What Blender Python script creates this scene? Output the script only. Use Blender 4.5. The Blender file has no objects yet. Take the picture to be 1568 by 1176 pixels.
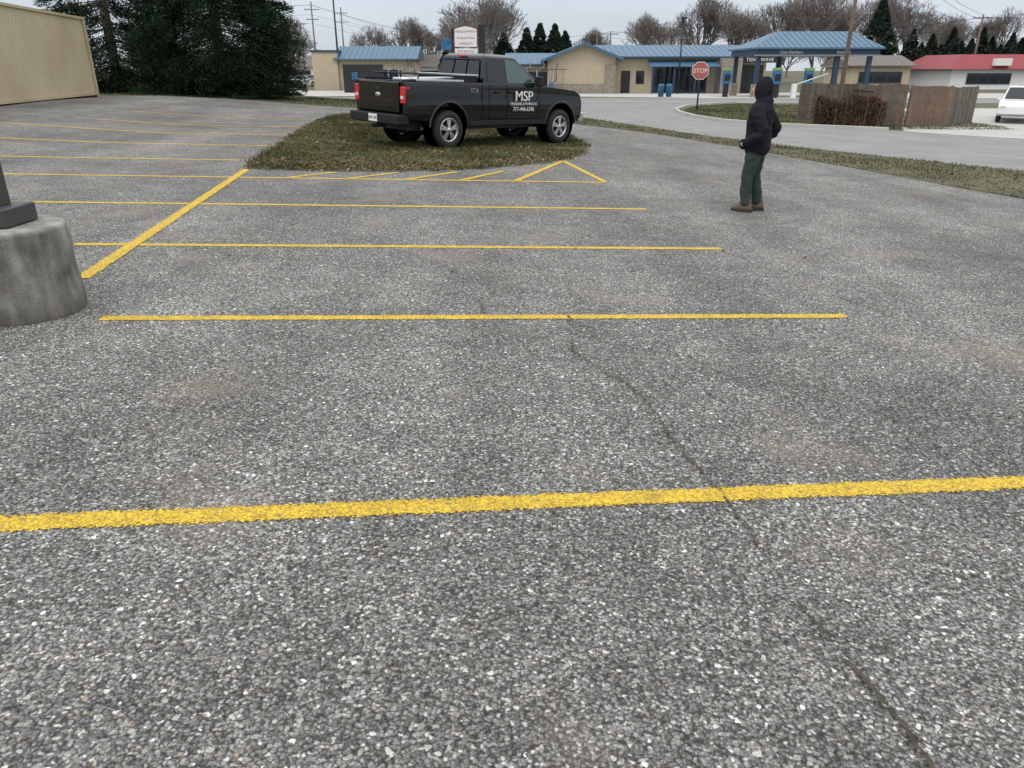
import bpy, bmesh, math, random
import numpy as np
from mathutils import Vector, Matrix, noise
random.seed(7); rng=np.random.default_rng(7)
scene=bpy.context.scene
R=math.radians
# ------------------------------------------------------------ terrain
def ss(a):
    a=min(1,max(0,a)); return a*a*(3-2*a)
def H(x,y):
    w=ss((-x-4)/6)
    s=(1-w)*ss((y-25)/25)+w*ss((y-38)/25)
    b=.20*ss((-x-8)/6)*ss((y-12)/8)
    return (-.035*max(-16,min(16,x))+b)*(1-s)-.0098*(max(28,min(90,y))-28)
# ------------------------------------------------------------ materials
MATS={}
def nodes(name):
    m=bpy.data.materials.new(name); m.use_nodes=True
    nt=m.node_tree; b=nt.nodes['Principled BSDF']; return m,nt,b
def ramp(nt,fac,stops,interp='LINEAR'):
    r=nt.nodes.new('ShaderNodeValToRGB'); r.color_ramp.interpolation=interp
    e=r.color_ramp.elements
    while len(e)<len(stops): e.new(.5)
    for i,(p,c) in enumerate(stops):
        e[i].position=p
        if not hasattr(c,'__len__'): c=(c,c,c)
        e[i].color=(*c[:3],1)
    nt.links.new(fac,r.inputs[0]); return r.outputs[0]
def mul(nt,a,b,mode='MULTIPLY',fac=1):
    m=nt.nodes.new('ShaderNodeMix'); m.data_type='RGBA'; m.blend_type=mode
    for s,v in ((0,fac),(6,a),(7,b)):
        if hasattr(v,'is_linked'): nt.links.new(v,m.inputs[s])
        else: m.inputs[s].default_value=v if s==0 else (*v[:3],1)
    return m.outputs[2]
def math_(nt,op,a,b=0,clamp=False):
    m=nt.nodes.new('ShaderNodeMath'); m.operation=op; m.use_clamp=clamp
    for i,v in enumerate((a,b)):
        if hasattr(v,'is_linked'): nt.links.new(v,m.inputs[i])
        else: m.inputs[i].default_value=v
    return m.outputs[0]
def tex(nt,kind,scale,co,**k):
    n=nt.nodes.new('ShaderNodeTex'+kind); n.inputs['Scale'].default_value=scale
    for a,v in k.items():
        if a in ('feature','distance'): setattr(n,a,v)
        else: n.inputs[a].default_value=v
    nt.links.new(co,n.inputs['Vector']); return n
def coord(nt): return nt.nodes.new('ShaderNodeTexCoord').outputs['Object']
def bump(nt,b,h,strength,dist):
    n=nt.nodes.new('ShaderNodeBump'); n.inputs['Strength'].default_value=strength; n.inputs['Distance'].default_value=dist
    nt.links.new(h,n.inputs['Height']); nt.links.new(n.outputs[0],b.inputs['Normal'])
def mat(name,col,rough=.6,var=.25,scale=6,metal=0,bmp=0,bscale=40,spec=.5,coat=0,dirt=None):
    if name in MATS: return MATS[name]
    m,nt,b=nodes(name); co=coord(nt)
    n=tex(nt,'Noise',scale,co,Detail=4)
    v=ramp(nt,n.outputs[0],[(.25,1-var),(.75,1+var)])
    c=mul(nt,col,v)
    if dirt:
        n2=tex(nt,'Noise',scale*.4,co,Detail=6)
        f=ramp(nt,n2.outputs[0],[(.45,0),(.7,1)])
        c=mul(nt,c,dirt,'MIX',f)
    nt.links.new(c,b.inputs['Base Color'])
    b.inputs['Roughness'].default_value=rough; b.inputs['Metallic'].default_value=metal
    b.inputs['Specular IOR Level'].default_value=spec
    b.inputs['Coat Weight'].default_value=coat; b.inputs['Coat Roughness'].default_value=.06
    if bmp:
        n3=tex(nt,'Noise',bscale,co,Detail=4); bump(nt,b,n3.outputs[0],bmp,.02)
    MATS[name]=m; return m
def island_mat(name,stops,rough=.85,nscale=.6,spec=.1):
    m,nt,b=nodes(name); co=coord(nt)
    g=nt.nodes.new('ShaderNodeNewGeometry')
    c=ramp(nt,g.outputs['Random Per Island'],stops)
    n=tex(nt,'Noise',nscale,co,Detail=3)
    v=ramp(nt,n.outputs[0],[(.3,.6),(.7,1.35)])
    c=mul(nt,c,v); nt.links.new(c,b.inputs['Base Color'])
    b.inputs['Roughness'].default_value=rough; b.inputs['Specular IOR Level'].default_value=spec
    return m
def asphalt_color(nt,co,bright=1.0):
    d=tex(nt,'Noise',38,co,Detail=2)
    dv=nt.nodes.new('ShaderNodeVectorMath'); dv.operation='SCALE'; dv.inputs[3].default_value=.026
    nt.links.new(d.outputs['Color'],dv.inputs[0])
    av=nt.nodes.new('ShaderNodeVectorMath'); av.operation='ADD'
    nt.links.new(co,av.inputs[0]); nt.links.new(dv.outputs[0],av.inputs[1]); cw=av.outputs[0]
    v1=tex(nt,'Voronoi',82,cw)
    sp=nt.nodes.new('ShaderNodeSeparateColor'); nt.links.new(v1.outputs['Color'],sp.inputs[0])
    c=ramp(nt,sp.outputs[0],[(0,.10),(.3,.155),(.55,.215),(.78,.29),(.92,.37),(.98,.58)])
    tint=ramp(nt,sp.outputs[1],[(0,(1.03,.97,.89)),(.5,(1.01,.985,.945)),(.88,(.99,1,.99)),(1,(1.15,.95,.76))])
    c=mul(nt,c,tint)
    e=ramp(nt,v1.outputs['Distance'],[(.38,1),(.72,.30)])
    c=mul(nt,c,e)
    v2=tex(nt,'Voronoi',36,cw); s2=nt.nodes.new('ShaderNodeSeparateColor'); nt.links.new(v2.outputs['Color'],s2.inputs[0])
    sel=math_(nt,'MULTIPLY',math_(nt,'GREATER_THAN',s2.outputs[0],.87),math_(nt,'LESS_THAN',v2.outputs['Distance'],.34))
    bc=ramp(nt,s2.outputs[1],[(0,(.26,.245,.22)),(.5,(.40,.385,.36)),(.85,(.62,.61,.585)),(1,.80)])
    c=mul(nt,c,bc,'MIX',sel)
    fn=tex(nt,'Noise',210,co,Detail=1)
    c=mul(nt,c,ramp(nt,fn.outputs[0],[(.3,.72),(.7,1.25)]))
    m1=tex(nt,'Noise',.42,co,Detail=5); c=mul(nt,c,ramp(nt,m1.outputs[0],[(.3,.76*bright),(.7,1.22*bright)]))
    m2=tex(nt,'Noise',2.6,co,Detail=5); c=mul(nt,c,ramp(nt,m2.outputs[0],[(.3,.80),(.72,1.14)]))
    m3=tex(nt,'Noise',.9,co,Detail=6); f=ramp(nt,m3.outputs[0],[(.56,0),(.74,.5)])
    c=mul(nt,c,(.26,.22,.17),'MIX',f)
    mp=nt.nodes.new('ShaderNodeMapping'); mp.inputs['Scale'].default_value=(1,.12,1); mp.inputs['Rotation'].default_value=(0,0,.1); nt.links.new(co,mp.inputs[0])
    m4=tex(nt,'Noise',.9,mp.outputs[0],Detail=3); c=mul(nt,c,ramp(nt,m4.outputs[0],[(.35,.84),(.65,1.12)]))
    hgt=math_(nt,'ADD',math_(nt,'MULTIPLY',v1.outputs['Distance'],-.9),math_(nt,'MULTIPLY',sp.outputs[2],.4))
    return c,hgt,e,sp
def asphalt(name,bright=1):
    m,nt,b=nodes(name); co=coord(nt)
    c,h,_,_=asphalt_color(nt,co,bright)
    nt.links.new(c,b.inputs['Base Color']); b.inputs['Roughness'].default_value=.85; b.inputs['Specular IOR Level'].default_value=.3
    bump(nt,b,h,.7,.006); return m
M_ASPH=asphalt('asphalt',1.10)
M_ROAD=mat('road_asphalt',(.235,.235,.23),.9,.14,1.2,bmp=.2,bscale=60,dirt=(.20,.195,.185))
M_CONC_ROAD=mat('concrete_pavement',(.42,.41,.385),.9,.1,1.2)
def alpha_out(nt,b,a):
    tr=nt.nodes.new('ShaderNodeBsdfTransparent'); mx=nt.nodes.new('ShaderNodeMixShader')
    nt.links.new(a,mx.inputs[0]); nt.links.new(tr.outputs[0],mx.inputs[1]); nt.links.new(b.outputs[0],mx.inputs[2])
    nt.links.new(mx.outputs[0],nt.nodes['Material Output'].inputs[0])
def paint_mat():
    m,nt,b=nodes('yellow_paint'); co=coord(nt)
    c,h,ve,sp=asphalt_color(nt,co)
    n=tex(nt,'Noise',9,co,Detail=4)
    y=mul(nt,(.74,.485,.028),ramp(nt,n.outputs[0],[(.3,.84),(.7,1.1)]))
    y=mul(nt,y,ramp(nt,sp.outputs[0],[(0,.74),(.5,1),(1,1.2)]))
    y=mul(nt,y,mul(nt,(1,1,1),ve,'MIX',.6))
    n2=tex(nt,'Noise',60,co,Detail=3); wear=ramp(nt,n2.outputs[0],[(.61,0),(.71,.85)])
    y=mul(nt,y,c,'MIX',wear)
    nt.links.new(y,b.inputs['Base Color']); b.inputs['Roughness'].default_value=.6
    bump(nt,b,h,.8,.006)
    uv=nt.nodes.new('ShaderNodeTexCoord').outputs['UV']; s=nt.nodes.new('ShaderNodeSeparateXYZ'); nt.links.new(uv,s.inputs[0])
    edge=math_(nt,'ABSOLUTE',math_(nt,'SUBTRACT',s.outputs[0],.5))
    n3=tex(nt,'Noise',75,co,Detail=3); n4=tex(nt,'Noise',6,co,Detail=2)
    t=math_(nt,'ADD',edge,math_(nt,'ADD',math_(nt,'MULTIPLY',math_(nt,'SUBTRACT',n3.outputs[0],.5),.62),math_(nt,'MULTIPLY',math_(nt,'SUBTRACT',n4.outputs[0],.5),.22)))
    alpha_out(nt,b,math_(nt,'LESS_THAN',t,.40)); return m
def crack_mat(name,col,thr,nsc):
    m,nt,b=nodes(name); co=coord(nt)
    n=tex(nt,'Noise',25,co,Detail=4); c=mul(nt,col,ramp(nt,n.outputs[0],[(.3,.5),(.7,1.6)]))
    nt.links.new(c,b.inputs['Base Color']); b.inputs['Roughness'].default_value=.95
    uv=nt.nodes.new('ShaderNodeTexCoord').outputs['UV']; s=nt.nodes.new('ShaderNodeSeparateXYZ'); nt.links.new(uv,s.inputs[0])
    edge=math_(nt,'ABSOLUTE',math_(nt,'SUBTRACT',s.outputs[0],.5))
    n3=tex(nt,'Noise',nsc,co,Detail=5); n4=tex(nt,'Noise',2.2,co,Detail=2)
    t=math_(nt,'ADD',edge,math_(nt,'MULTIPLY',n3.outputs[0],.9)); t=math_(nt,'ADD',t,math_(nt,'MULTIPLY',math_(nt,'SUBTRACT',n4.outputs[0],.5),.5)); alpha_out(nt,b,math_(nt,'LESS_THAN',t,thr)); return m
M_PAINT=paint_mat(); M_CRACK=crack_mat('crack_dirt',(.065,.052,.038),.51,30)
M_GRASS=mat('grass_ground',(.090,.088,.045),.95,.35,1.3,bmp=.4,bscale=30,dirt=(.125,.098,.062))
M_BLADE=island_mat('grass_blades',[(0,(.045,.058,.022)),(.5,(.085,.098,.038)),(.8,(.14,.135,.065)),(1,(.24,.195,.115))])
M_LEAFL=island_mat('leaf_litter',[(0,(.09,.052,.028)),(.6,(.17,.105,.06)),(1,(.29,.21,.13))])
M_NEEDLE=island_mat('evergreen_foliage',[(0,(.007,.015,.010)),(.6,(.016,.034,.018)),(.92,(.030,.054,.026)),(1,(.06,.060,.030))],nscale=.9,spec=.05)
M_NEEDLE2=island_mat('distant_evergreen',[(0,(.016,.026,.020)),(1,(.038,.054,.040))],spec=.05)
M_BARK=mat('bark',(.16,.13,.11),.9,.3,8)
M_TWIG=mat('twigs',(.17,.15,.14),.9,.3,2)
M_HEDGE=island_mat('hedge_twigs',[(0,(.03,.02,.015)),(.6,(.10,.062,.04)),(1,(.18,.12,.08))])
M_TAN=mat('tan_wall',(.46,.38,.27),.85,.08,1.5)
M_STONE=mat('stone_wall',(.27,.23,.19),.9,.35,5)
M_BLUE=mat('blue_metal_roof',(.055,.130,.215),.45,.08,1)
M_BLUED=mat('dark_blue_fascia',(.022,.050,.095),.5,.1,1)
M_WHITE=mat('white_paint',(.75,.75,.74),.5,.04,3)
M_GLASSD=mat('dark_window_glass',(.014,.018,.021),.05,.2,.5,spec=.5)
M_GLASSG=mat('green_tinted_glass',(.045,.085,.075),.04,.3,2,spec=.9)
M_BLACK=mat('black_metal',(.014,.014,.016),.5,.2,4)
M_GREYM=mat('grey_metal',(.25,.26,.27),.5,.1,4,metal=.3)
M_STEEL=mat('galvanised_steel',(.55,.56,.58),.35,.12,9,metal=.8)
M_WOOD=mat('weathered_pole_wood',(.17,.13,.10),.9,.25,3)
M_RED=mat('red_paint',(.25,.025,.035),.5,.15,2)
M_SIGNRED=mat('stop_sign_red',(.40,.10,.09),.5,.15,9)
# ------------------------------------------------------------ mesh helpers
COL=scene.collection
def link(name,me,m=None,parent=None,smooth=False):
    ob=bpy.data.objects.new(name,me); COL.objects.link(ob)
    if m is not None:
        for mm in (m if isinstance(m,(list,tuple)) else [m]): me.materials.append(mm)
    if parent: ob.parent=parent
    if smooth:
        for p in me.polygons: p.use_smooth=True
    return ob
def mesh(name,v,f,m=None,parent=None,smooth=False):
    me=bpy.data.meshes.new(name); me.from_pydata([tuple(a) for a in v],[],f); me.update()
    return link(name,me,m,parent,smooth)
def empty(name,loc=(0,0,0),rotz=0):
    e=bpy.data.objects.new(name,None); COL.objects.link(e); e.location=loc; e.rotation_euler=(0,0,rotz); e.empty_display_size=.2; return e
def bevel(ob,w,seg=2):
    md=ob.modifiers.new('b','BEVEL'); md.width=w; md.segments=seg; md.limit_method='ANGLE'; md.angle_limit=R(35)
    for p in ob.data.polygons: p.use_smooth=True
    md.harden_normals=True
    return ob
BOXF=[(0,2,3,1),(4,5,7,6),(0,1,5,4),(2,6,7,3),(0,4,6,2),(1,3,7,5)]
def box(name,lo,hi,m,parent=None,bev=0):
    x0,y0,z0=lo;x1,y1,z1=hi
    v=[(x,y,z) for z in (z0,z1) for y in (y0,y1) for x in (x0,x1)]
    ob=mesh(name,v,BOXF,m,parent)
    if bev: bevel(ob,bev)
    return ob
def multibox(name,boxes,m,parent=None):
    V=[];F=[]
    for lo,hi in boxes:
        b=len(V);x0,y0,z0=lo;x1,y1,z1=hi
        V+=[(x,y,z) for z in (z0,z1) for y in (y0,y1) for x in (x0,x1)]
        F+=[tuple(b+i for i in q) for q in BOXF]
    return mesh(name,V,F,m,parent)
def tubes(name,segs,m,parent=None,sides=6,smooth=True,caps=True):
    V=[];F=[]
    for p0,p1,r0,r1 in segs:
        p0=Vector(p0);p1=Vector(p1);d=(p1-p0)
        if d.length<1e-6: continue
        d.normalize(); a=d.orthogonal().normalized(); c=d.cross(a); b=len(V)
        for p,r in ((p0,r0),(p1,r1)):
            for i in range(sides):
                t=2*math.pi*i/sides; V.append(p+a*math.cos(t)*r+c*math.sin(t)*r)
        for i in range(sides):
            j=(i+1)%sides; F.append((b+i,b+j,b+sides+j,b+sides+i))
        if caps and sides>3:
            F.append(tuple(b+i for i in reversed(range(sides)))); F.append(tuple(b+sides+i for i in range(sides)))
    me=bpy.data.meshes.new(name); me.from_pydata([tuple(a) for a in V],[],F); me.update()
    ob=link(name,me,m,parent,False)
    if smooth:
        for p in me.polygons: p.use_smooth=len(p.vertices)==4
    return ob
def prism(name,pts,y0,y1,m,parent=None,bev=0,axis='y'):
    n=len(pts)
    if axis=='y': V=[(x,y0,z) for x,z in pts]+[(x,y1,z) for x,z in pts]
    elif axis=='x': V=[(y0,x,z) for x,z in pts]+[(y1,x,z) for x,z in pts]
    else: V=[(x,z,y0) for x,z in pts]+[(x,z,y1) for x,z in pts]
    F=[tuple(range(n)),tuple(reversed(range(n,2*n)))]+[(i,i+n,(i+1)%n+n,(i+1)%n) for i in range(n)]
    me=bpy.data.meshes.new(name); me.from_pydata(V,[],F)
    bm=bmesh.new(); bm.from_mesh(me); bmesh.ops.recalc_face_normals(bm,faces=bm.faces); bm.to_mesh(me); bm.free()
    ob=link(name,me,m,parent)
    if bev: bevel(ob,bev)
    return ob
def lathe(name,prof,m,parent=None,axis='y',seg=36,loc=(0,0,0),smooth=True):
    V=[];F=[];n=len(prof)
    for i in range(seg):
        t=2*math.pi*i/seg
        for r,h in prof:
            if axis=='y': V.append((r*math.cos(t)+loc[0],h+loc[1],r*math.sin(t)+loc[2]))
            else: V.append((r*math.cos(t)+loc[0],r*math.sin(t)+loc[1],h+loc[2]))
    for i in range(seg):
        j=(i+1)%seg
        for k in range(n-1): F.append((i*n+k,j*n+k,j*n+k+1,i*n+k+1))
    me=bpy.data.meshes.new(name); me.from_pydata(V,[],F)
    bm=bmesh.new(); bm.from_mesh(me); bmesh.ops.remove_doubles(bm,verts=bm.verts,dist=1e-5); bmesh.ops.recalc_face_normals(bm,faces=bm.faces); bm.to_mesh(me); bm.free()
    return link(name,me,m,parent,smooth)
def text(name,body,size,loc,rot,m,parent=None,ext=.002,align='CENTER',sx=1):
    cu=bpy.data.curves.new(name,'FONT'); cu.body=body; cu.size=size; cu.extrude=ext; cu.align_x=align
    t=bpy.data.objects.new(name,cu); COL.objects.link(t); bpy.context.view_layer.update()
    me=bpy.data.meshes.new_from_object(t.evaluated_get(bpy.context.evaluated_depsgraph_get())); bpy.data.objects.remove(t)
    me.materials.clear(); ob=link(name,me,m,parent); ob.location=loc; ob.rotation_euler=rot; ob.scale=(sx,1,1); return ob
def apply_mods(ob):
    bpy.context.view_layer.update()
    dg=bpy.context.evaluated_depsgraph_get()
    me=bpy.data.meshes.new_from_object(ob.evaluated_get(dg)); ob.modifiers.clear(); ob.data=me; return ob
# ------------------------------------------------------------ ground sheets
def sheet(name,poly,off,m):
    bm=bmesh.new(); vs=[bm.verts.new((x,y,0)) for x,y in poly]; bm.faces.new(vs)
    bmesh.ops.triangulate(bm,faces=bm.faces[:])
    xs=[p[0] for p in poly]; ys=[p[1] for p in poly]
    for a,lo,hi in ((0,max(-26,min(xs)),min(26,max(xs))),(1,max(-6,min(ys)),min(92,max(ys)))):
        k=math.ceil(lo)
        while k<hi:
            no=(1,0,0) if a==0 else (0,1,0)
            bmesh.ops.bisect_plane(bm,geom=bm.verts[:]+bm.edges[:]+bm.faces[:],plane_co=(k,k,0),plane_no=no,dist=1e-5); k+=1
    for v in bm.verts: v.co.z=H(v.co.x,v.co.y)+off
    bmesh.ops.recalc_face_normals(bm,faces=bm.faces)
    if sum(f.normal.z for f in bm.faces)<0: bmesh.ops.reverse_faces(bm,faces=bm.faces)
    me=bpy.data.meshes.new(name); bm.to_mesh(me); bm.free(); return link(name,me,m)
def ground():
    xs=[-900,-400,-200,-120,-80,-60,-45,-35]+list(range(-26,27))+[35,45,60,80,120,200,400,900]
    ys=[-60,-30,-15]+list(range(-6,93))+[110,140,200,300,500,900]
    V=[(x,y,H(x,y)) for y in ys for x in xs]; n=len(xs)
    F=[(j*n+i,j*n+i+1,(j+1)*n+i+1,(j+1)*n+i) for j in range(len(ys)-1) for i in range(n-1)]
    mesh('ground',V,F,M_GRASS)
ground()
strip_in=[(2.3,29.0),(4.6,25.6),(6.3,21.8),(6.95,19.6),(8.2,15.7),(9.0,13.3),(10.0,10.3),(11,6),(12,0),(12.5,-6)]
strip_out=[(3.1,33.5),(5.8,26.4),(7.8,22.95),(10.3,19.85),(12.05,18.1),(14.5,15.3),(17,11),(19,5),(20,-6)]
lot=[(-45,-6)]+[(12.5,-6)]+list(reversed(strip_in))[1:]+[(1.2,33.5),(-2,36.0),(-8,36.3),(-16.5,35.5),(-19,34),(-22,28),(-25,22),(-45,20)]
sheet('parking_lot',lot,.005,M_ASPH)
drive=[(19,5)]+list(reversed(strip_out))[2:]+[(2.9,36),(2.4,44),(1.0,50),(14,50),(10,45.5),(8.6,41.5),(8.2,39.0),(8.3,36),(8.9,33.7),(10.2,32.2),(12,31.6),(16.9,31.2),(26,30.6),(40,29),(40,5),(30,-6),(20,-6)]
sheet('access_road',drive,.005,M_ROAD)
sheet('street',[(-90,50),(90,50),(90,58),(-90,58)],.010,M_ROAD)
sheet('sidewalk',[(-90,59.6),(90,59.6),(90,61.3),(-90,61.3)],.012,M_CONC_ROAD)
sheet('shop_forecourt',[(-30,68),(0,70),(12,64),(18,61.3),(60,61.3),(60,79),(-30,96)],.016,M_CONC_ROAD)
sheet('side_parking_pad',[(15.5,31.0),(19,27.5),(40,24),(40,44),(21,44),(20.9,33)],.012,M_CONC_ROAD)
island=[(-4.66,13.55),(-4.95,14.6),(-5.05,15.5),(-5.4,18),(-5.75,20.8),(-6.2,24),(-6.45,27),(-6.6,29.5),(-6.2,31.3),(-4.5,32),(-1.5,31),(.6,28),(1.7,24),(2.0,20.6),(1.7,18.4),(1.05,16.7),(.2,15.6),(-.5,14.9),(-1.4,14.25),(-2.4,13.85),(-3.5,13.6)]
def roughen(P,amp,step=.35):
    out=[];n=len(P)
    for i in range(n):
        a=Vector(P[i]);b=Vector(P[(i+1)%n]);L_=(b-a).length;k=max(1,int(L_/step)) if L_<6 else 8
        for j in range(k):
            p=a.lerp(b,j/k); out.append((p.x+random.gauss(0,amp),p.y+random.gauss(0,amp)))
    return out
sheet('grass_island',roughen(island,.045),.010,M_GRASS)
strip=strip_in+list(reversed(strip_out))
sheet('grass_strip',roughen(strip,.05,.35),.010,M_GRASS)
kerb_pts=[(14,50.0),(10,45.4),(8.6,41.5),(8.25,39.0),(8.35,36),(8.95,33.7),(10.2,32.3),(12,31.7),(15,31.3)]
def kerb(name,pts,w=.15,h=.12):
    V=[];F=[];P=[]
    for i in range(len(pts)-1):
        a=Vector(pts[i]);b=Vector(pts[i+1]); n=max(1,int((b-a).length))
        for k in range(n): P.append(a.lerp(b,k/n))
    P.append(Vector(pts[-1]))
    for i,p in enumerate(P):
        t=(P[min(i+1,len(P)-1)]-P[max(i-1,0)]).normalized(); nn=Vector((-t.y,t.x))
        for s,z in ((-w/2,-.05),(-w/2,h-.015),(-w/2+.015,h),(w/2-.015,h),(w/2,h-.015),(w/2,-.05)):
            q=p+nn*s; V.append((q.x,q.y,H(q.x,q.y)+z))
    for i in range(len(P)-1):
        for k in range(5): F.append((i*6+k,i*6+k+1,i*6+7+k,i*6+6+k))
    return mesh(name,V,F,M_CONC_ROAD)
kerb('kerb',kerb_pts)
kerb('kerb',[(-60,49.9),(0.9,49.9)]); kerb('kerb',[(-60,58.1),(60,58.1)])
def ribbon(name,pts,w,off,m,step=.25,jit=0):
    P=[]
    for i in range(len(pts)-1):
        a=Vector(pts[i]);b=Vector(pts[i+1]); n=max(1,int((b-a).length/step))
        for k in range(n): P.append(a.lerp(b,k/n))
    P.append(Vector(pts[-1]))
    V=[];F=[]
    for i,p in enumerate(P):
        t=(P[min(i+1,len(P)-1)]-P[max(i-1,0)]).normalized(); nn=Vector((-t.y,t.x))
        j=random.gauss(0,jit) if jit else 0
        for k in range(3):
            q=p+nn*(w*(k/2-.5)+j); V.append((q.x,q.y,H(q.x,q.y)+off))
    for i in range(len(P)-1):
        for k in range(2): F.append((i*3+k,i*3+k+1,i*3+4+k,i*3+3+k))
    ob=mesh(name,V,F,m); uv=ob.data.uv_layers.new(name='uv')
    for l in ob.data.loops:
        uv.data[l.index].uv=((l.vertex_index%3)/2,(l.vertex_index//3)*.1)
    bm=bmesh.new(); bm.from_mesh(ob.data)
    if sum(f.normal.z for f in bm.faces)<0: bmesh.ops.reverse_faces(bm,faces=bm.faces); bm.to_mesh(ob.data)
    bm.free()
    return ob
def line_dir(a,b,ext0=0,ext1=0):
    a=Vector(a);b=Vector(b);d=(b-a).normalized(); return [tuple(a-d*ext0),tuple(b+d*ext1)]
LW=.13
L=[(line_dir((-2.10,2.59),(2.53,3.20),1.2,.9),LW*1.1,.009),
   (line_dir((-3.02,5.22),(2.78,5.91)),LW,.009),
   (line_dir((-4.43,7.50),(2.37,8.35)),LW,.009),
   (line_dir((-6.13,9.73),(1.94,10.84),3),LW,.009),
   (line_dir((-7.99,11.98),(1.65,13.49),5),LW,.009),
   (line_dir((-9.30,14.06),(-5.05,14.79),4),LW,.009),
   (line_dir((-10.89,16.59),(-5.33,17.55),4),LW,.009),
   (line_dir((-11.03,19.22),(-5.72,20.22),2),LW,.010),
   (line_dir((-11.36,21.59),(-6.17,22.97)),LW,.010),
   (line_dir((-11.92,24.90),(-6.53,26.0)),LW,.010),
   (line_dir((-3.70,6.25),(-4.66,13.51)),.16,.0125),
   ([(1.10,16.63),(1.65,13.49)],.14,.0125),([(1.08,16.55),(.07,13.25)],.14,.0145),
   ([(-1.80,12.94),(-1.01,14.18)],LW,.0125),([(-.88,13.08),(-.17,14.51)],LW,.0125),
   ([(-3.73,12.65),(-3.1,13.55)],LW,.0125),([(-2.75,12.8),(-2.05,13.8)],LW,.0125)]
for pts,w,o in L: ribbon('parking_line_marking',pts,w,o,M_PAINT)
crk=[(.45,5.66),(.44,5.2),(.43,4.84),(.58,4.5),(.72,4.29),(.82,3.91),(.85,3.6),(.89,3.36),(1.0,2.91),(1.02,2.5),(1.07,2.22),(1.10,2.0),(1.16,1.80),(1.2,1.5),(1.3,1.2)]
ribbon('pavement_crack',crk,.055,.0165,M_CRACK,.05,.008)
ribbon('pavement_crack',[(3.9,4.9),(3.3,5.6),(2.9,6.6),(2.5,7.8),(2.3,9.5),(1.9,11.5)],.03,.0165,M_CRACK,.08,.01)
ribbon('pavement_crack',[(-.3,4.9),(-.2,6.2),(.3,6.9),(.1,8.2)],.026,.0165,M_CRACK,.08,.01)
# ------------------------------------------------------------ grass blades
def inpoly(P,x,y):
    c=np.zeros(len(x),bool); n=len(P)
    for i in range(n):
        x1,y1=P[i];x2,y2=P[(i+1)%n]
        if y1==y2: continue
        m=((y1>y)!=(y2>y))&(x<(x2-x1)*(y-y1)/(y2-y1)+x1); c^=m
    return c
def fastmesh(name,V,nper,m,parent=None):
    n=len(V)//nper; me=bpy.data.meshes.new(name)
    me.vertices.add(len(V)); me.vertices.foreach_set('co',np.asarray(V,dtype=np.float32).ravel())
    me.loops.add(n*nper); me.loops.foreach_set('vertex_index',np.arange(n*nper,dtype=np.int32))
    me.polygons.add(n); me.polygons.foreach_set('loop_start',np.arange(0,n*nper,nper,dtype=np.int32)); me.polygons.foreach_set('loop_total',np.full(n,nper,dtype=np.int32))
    me.update(calc_edges=True); me.validate(); return link(name,me,m,parent)
def scatter(P,n,edge=.08):
    xs=[p[0] for p in P];ys=[p[1] for p in P]
    x=rng.uniform(min(xs)-.1,max(xs)+.1,n);y=rng.uniform(min(ys)-.1,max(ys)+.1,n)
    k=inpoly(P,x+rng.normal(0,edge,n),y+rng.normal(0,edge,n)); x=x[k];y=y[k]
    z=np.array([H(a,b) for a,b in zip(x,y)])+.008; return x,y,z
def blades(name,P,n,h0,h1,w):
    x,y,z=scatter(P,n); n=len(x); a=rng.uniform(0,2*math.pi,n)
    cl=.75+.5*(np.sin(x*2.1+np.sin(y*1.7)*2)*np.sin(y*2.6+x))
    h=rng.uniform(h0,h1,n)*np.clip(cl,.4,1.3)
    base=np.stack([x,y,z],1); d=np.stack([np.cos(a)*w,np.sin(a)*w,np.zeros(n)],1)
    tip=base+np.stack([rng.normal(0,.03,n),rng.normal(0,.03,n),h],1)
    V=np.stack([base-d,base+d,tip],1).reshape(-1,3); return fastmesh(name,V,3,m=M_BLADE)
blades('grass',island,150000,.03,.095,.009)
blades('grass',strip[:],150000,.03,.08,.010)
backgrass=[(-17,36),(-8,36.6),(-2,36.3),(1.2,33.8),(2.6,34.5),(2.2,44),(0.5,49.6),(-30,49.6),(-24,38)]
blades('grass',backgrass,50000,.03,.09,.02)
hedgeside=[(8.6,39.0),(8.8,36),(9.3,34),(10.4,32.7),(12.2,32.1),(20.5,31.8),(20.5,44),(14,49.5),(10.4,45.4),(9.0,41.5)]
blades('grass',hedgeside,45000,.02,.08,.02)
def litter(name,P,n,s,edge=.12):
    x,y,z=scatter(P,n,edge); n=len(x); a=rng.uniform(0,2*math.pi,n); s=rng.uniform(s*.5,s*1.3,n)
    z=z+rng.uniform(.012,.05,n)
    u=np.stack([np.cos(a)*s,np.sin(a)*s,rng.normal(0,.3,n)*s],1); v=np.stack([-np.sin(a)*s*.6,np.cos(a)*s*.6,rng.normal(0,.3,n)*s],1)
    b=np.stack([x,y,z],1); V=np.stack([b-u,b-v,b+u,b+v],1).reshape(-1,3); fastmesh(name,V,4,M_LEAFL)
front=[(-4.66,13.55),(-4.95,15.5),(-3.6,15.0),(-1.6,15.4),(0,16.6),(1.2,18.6),(1.7,18.4),(1.05,16.7),(.2,15.6),(-.5,14.9),(-1.4,14.25),(-2.4,13.85),(-3.5,13.6)]
litter('fallen_leaves',island,3500,.035); litter('fallen_leaves',front,6500,.03,.22); litter('fallen_leaves',strip,6000,.035,.2)
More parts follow.
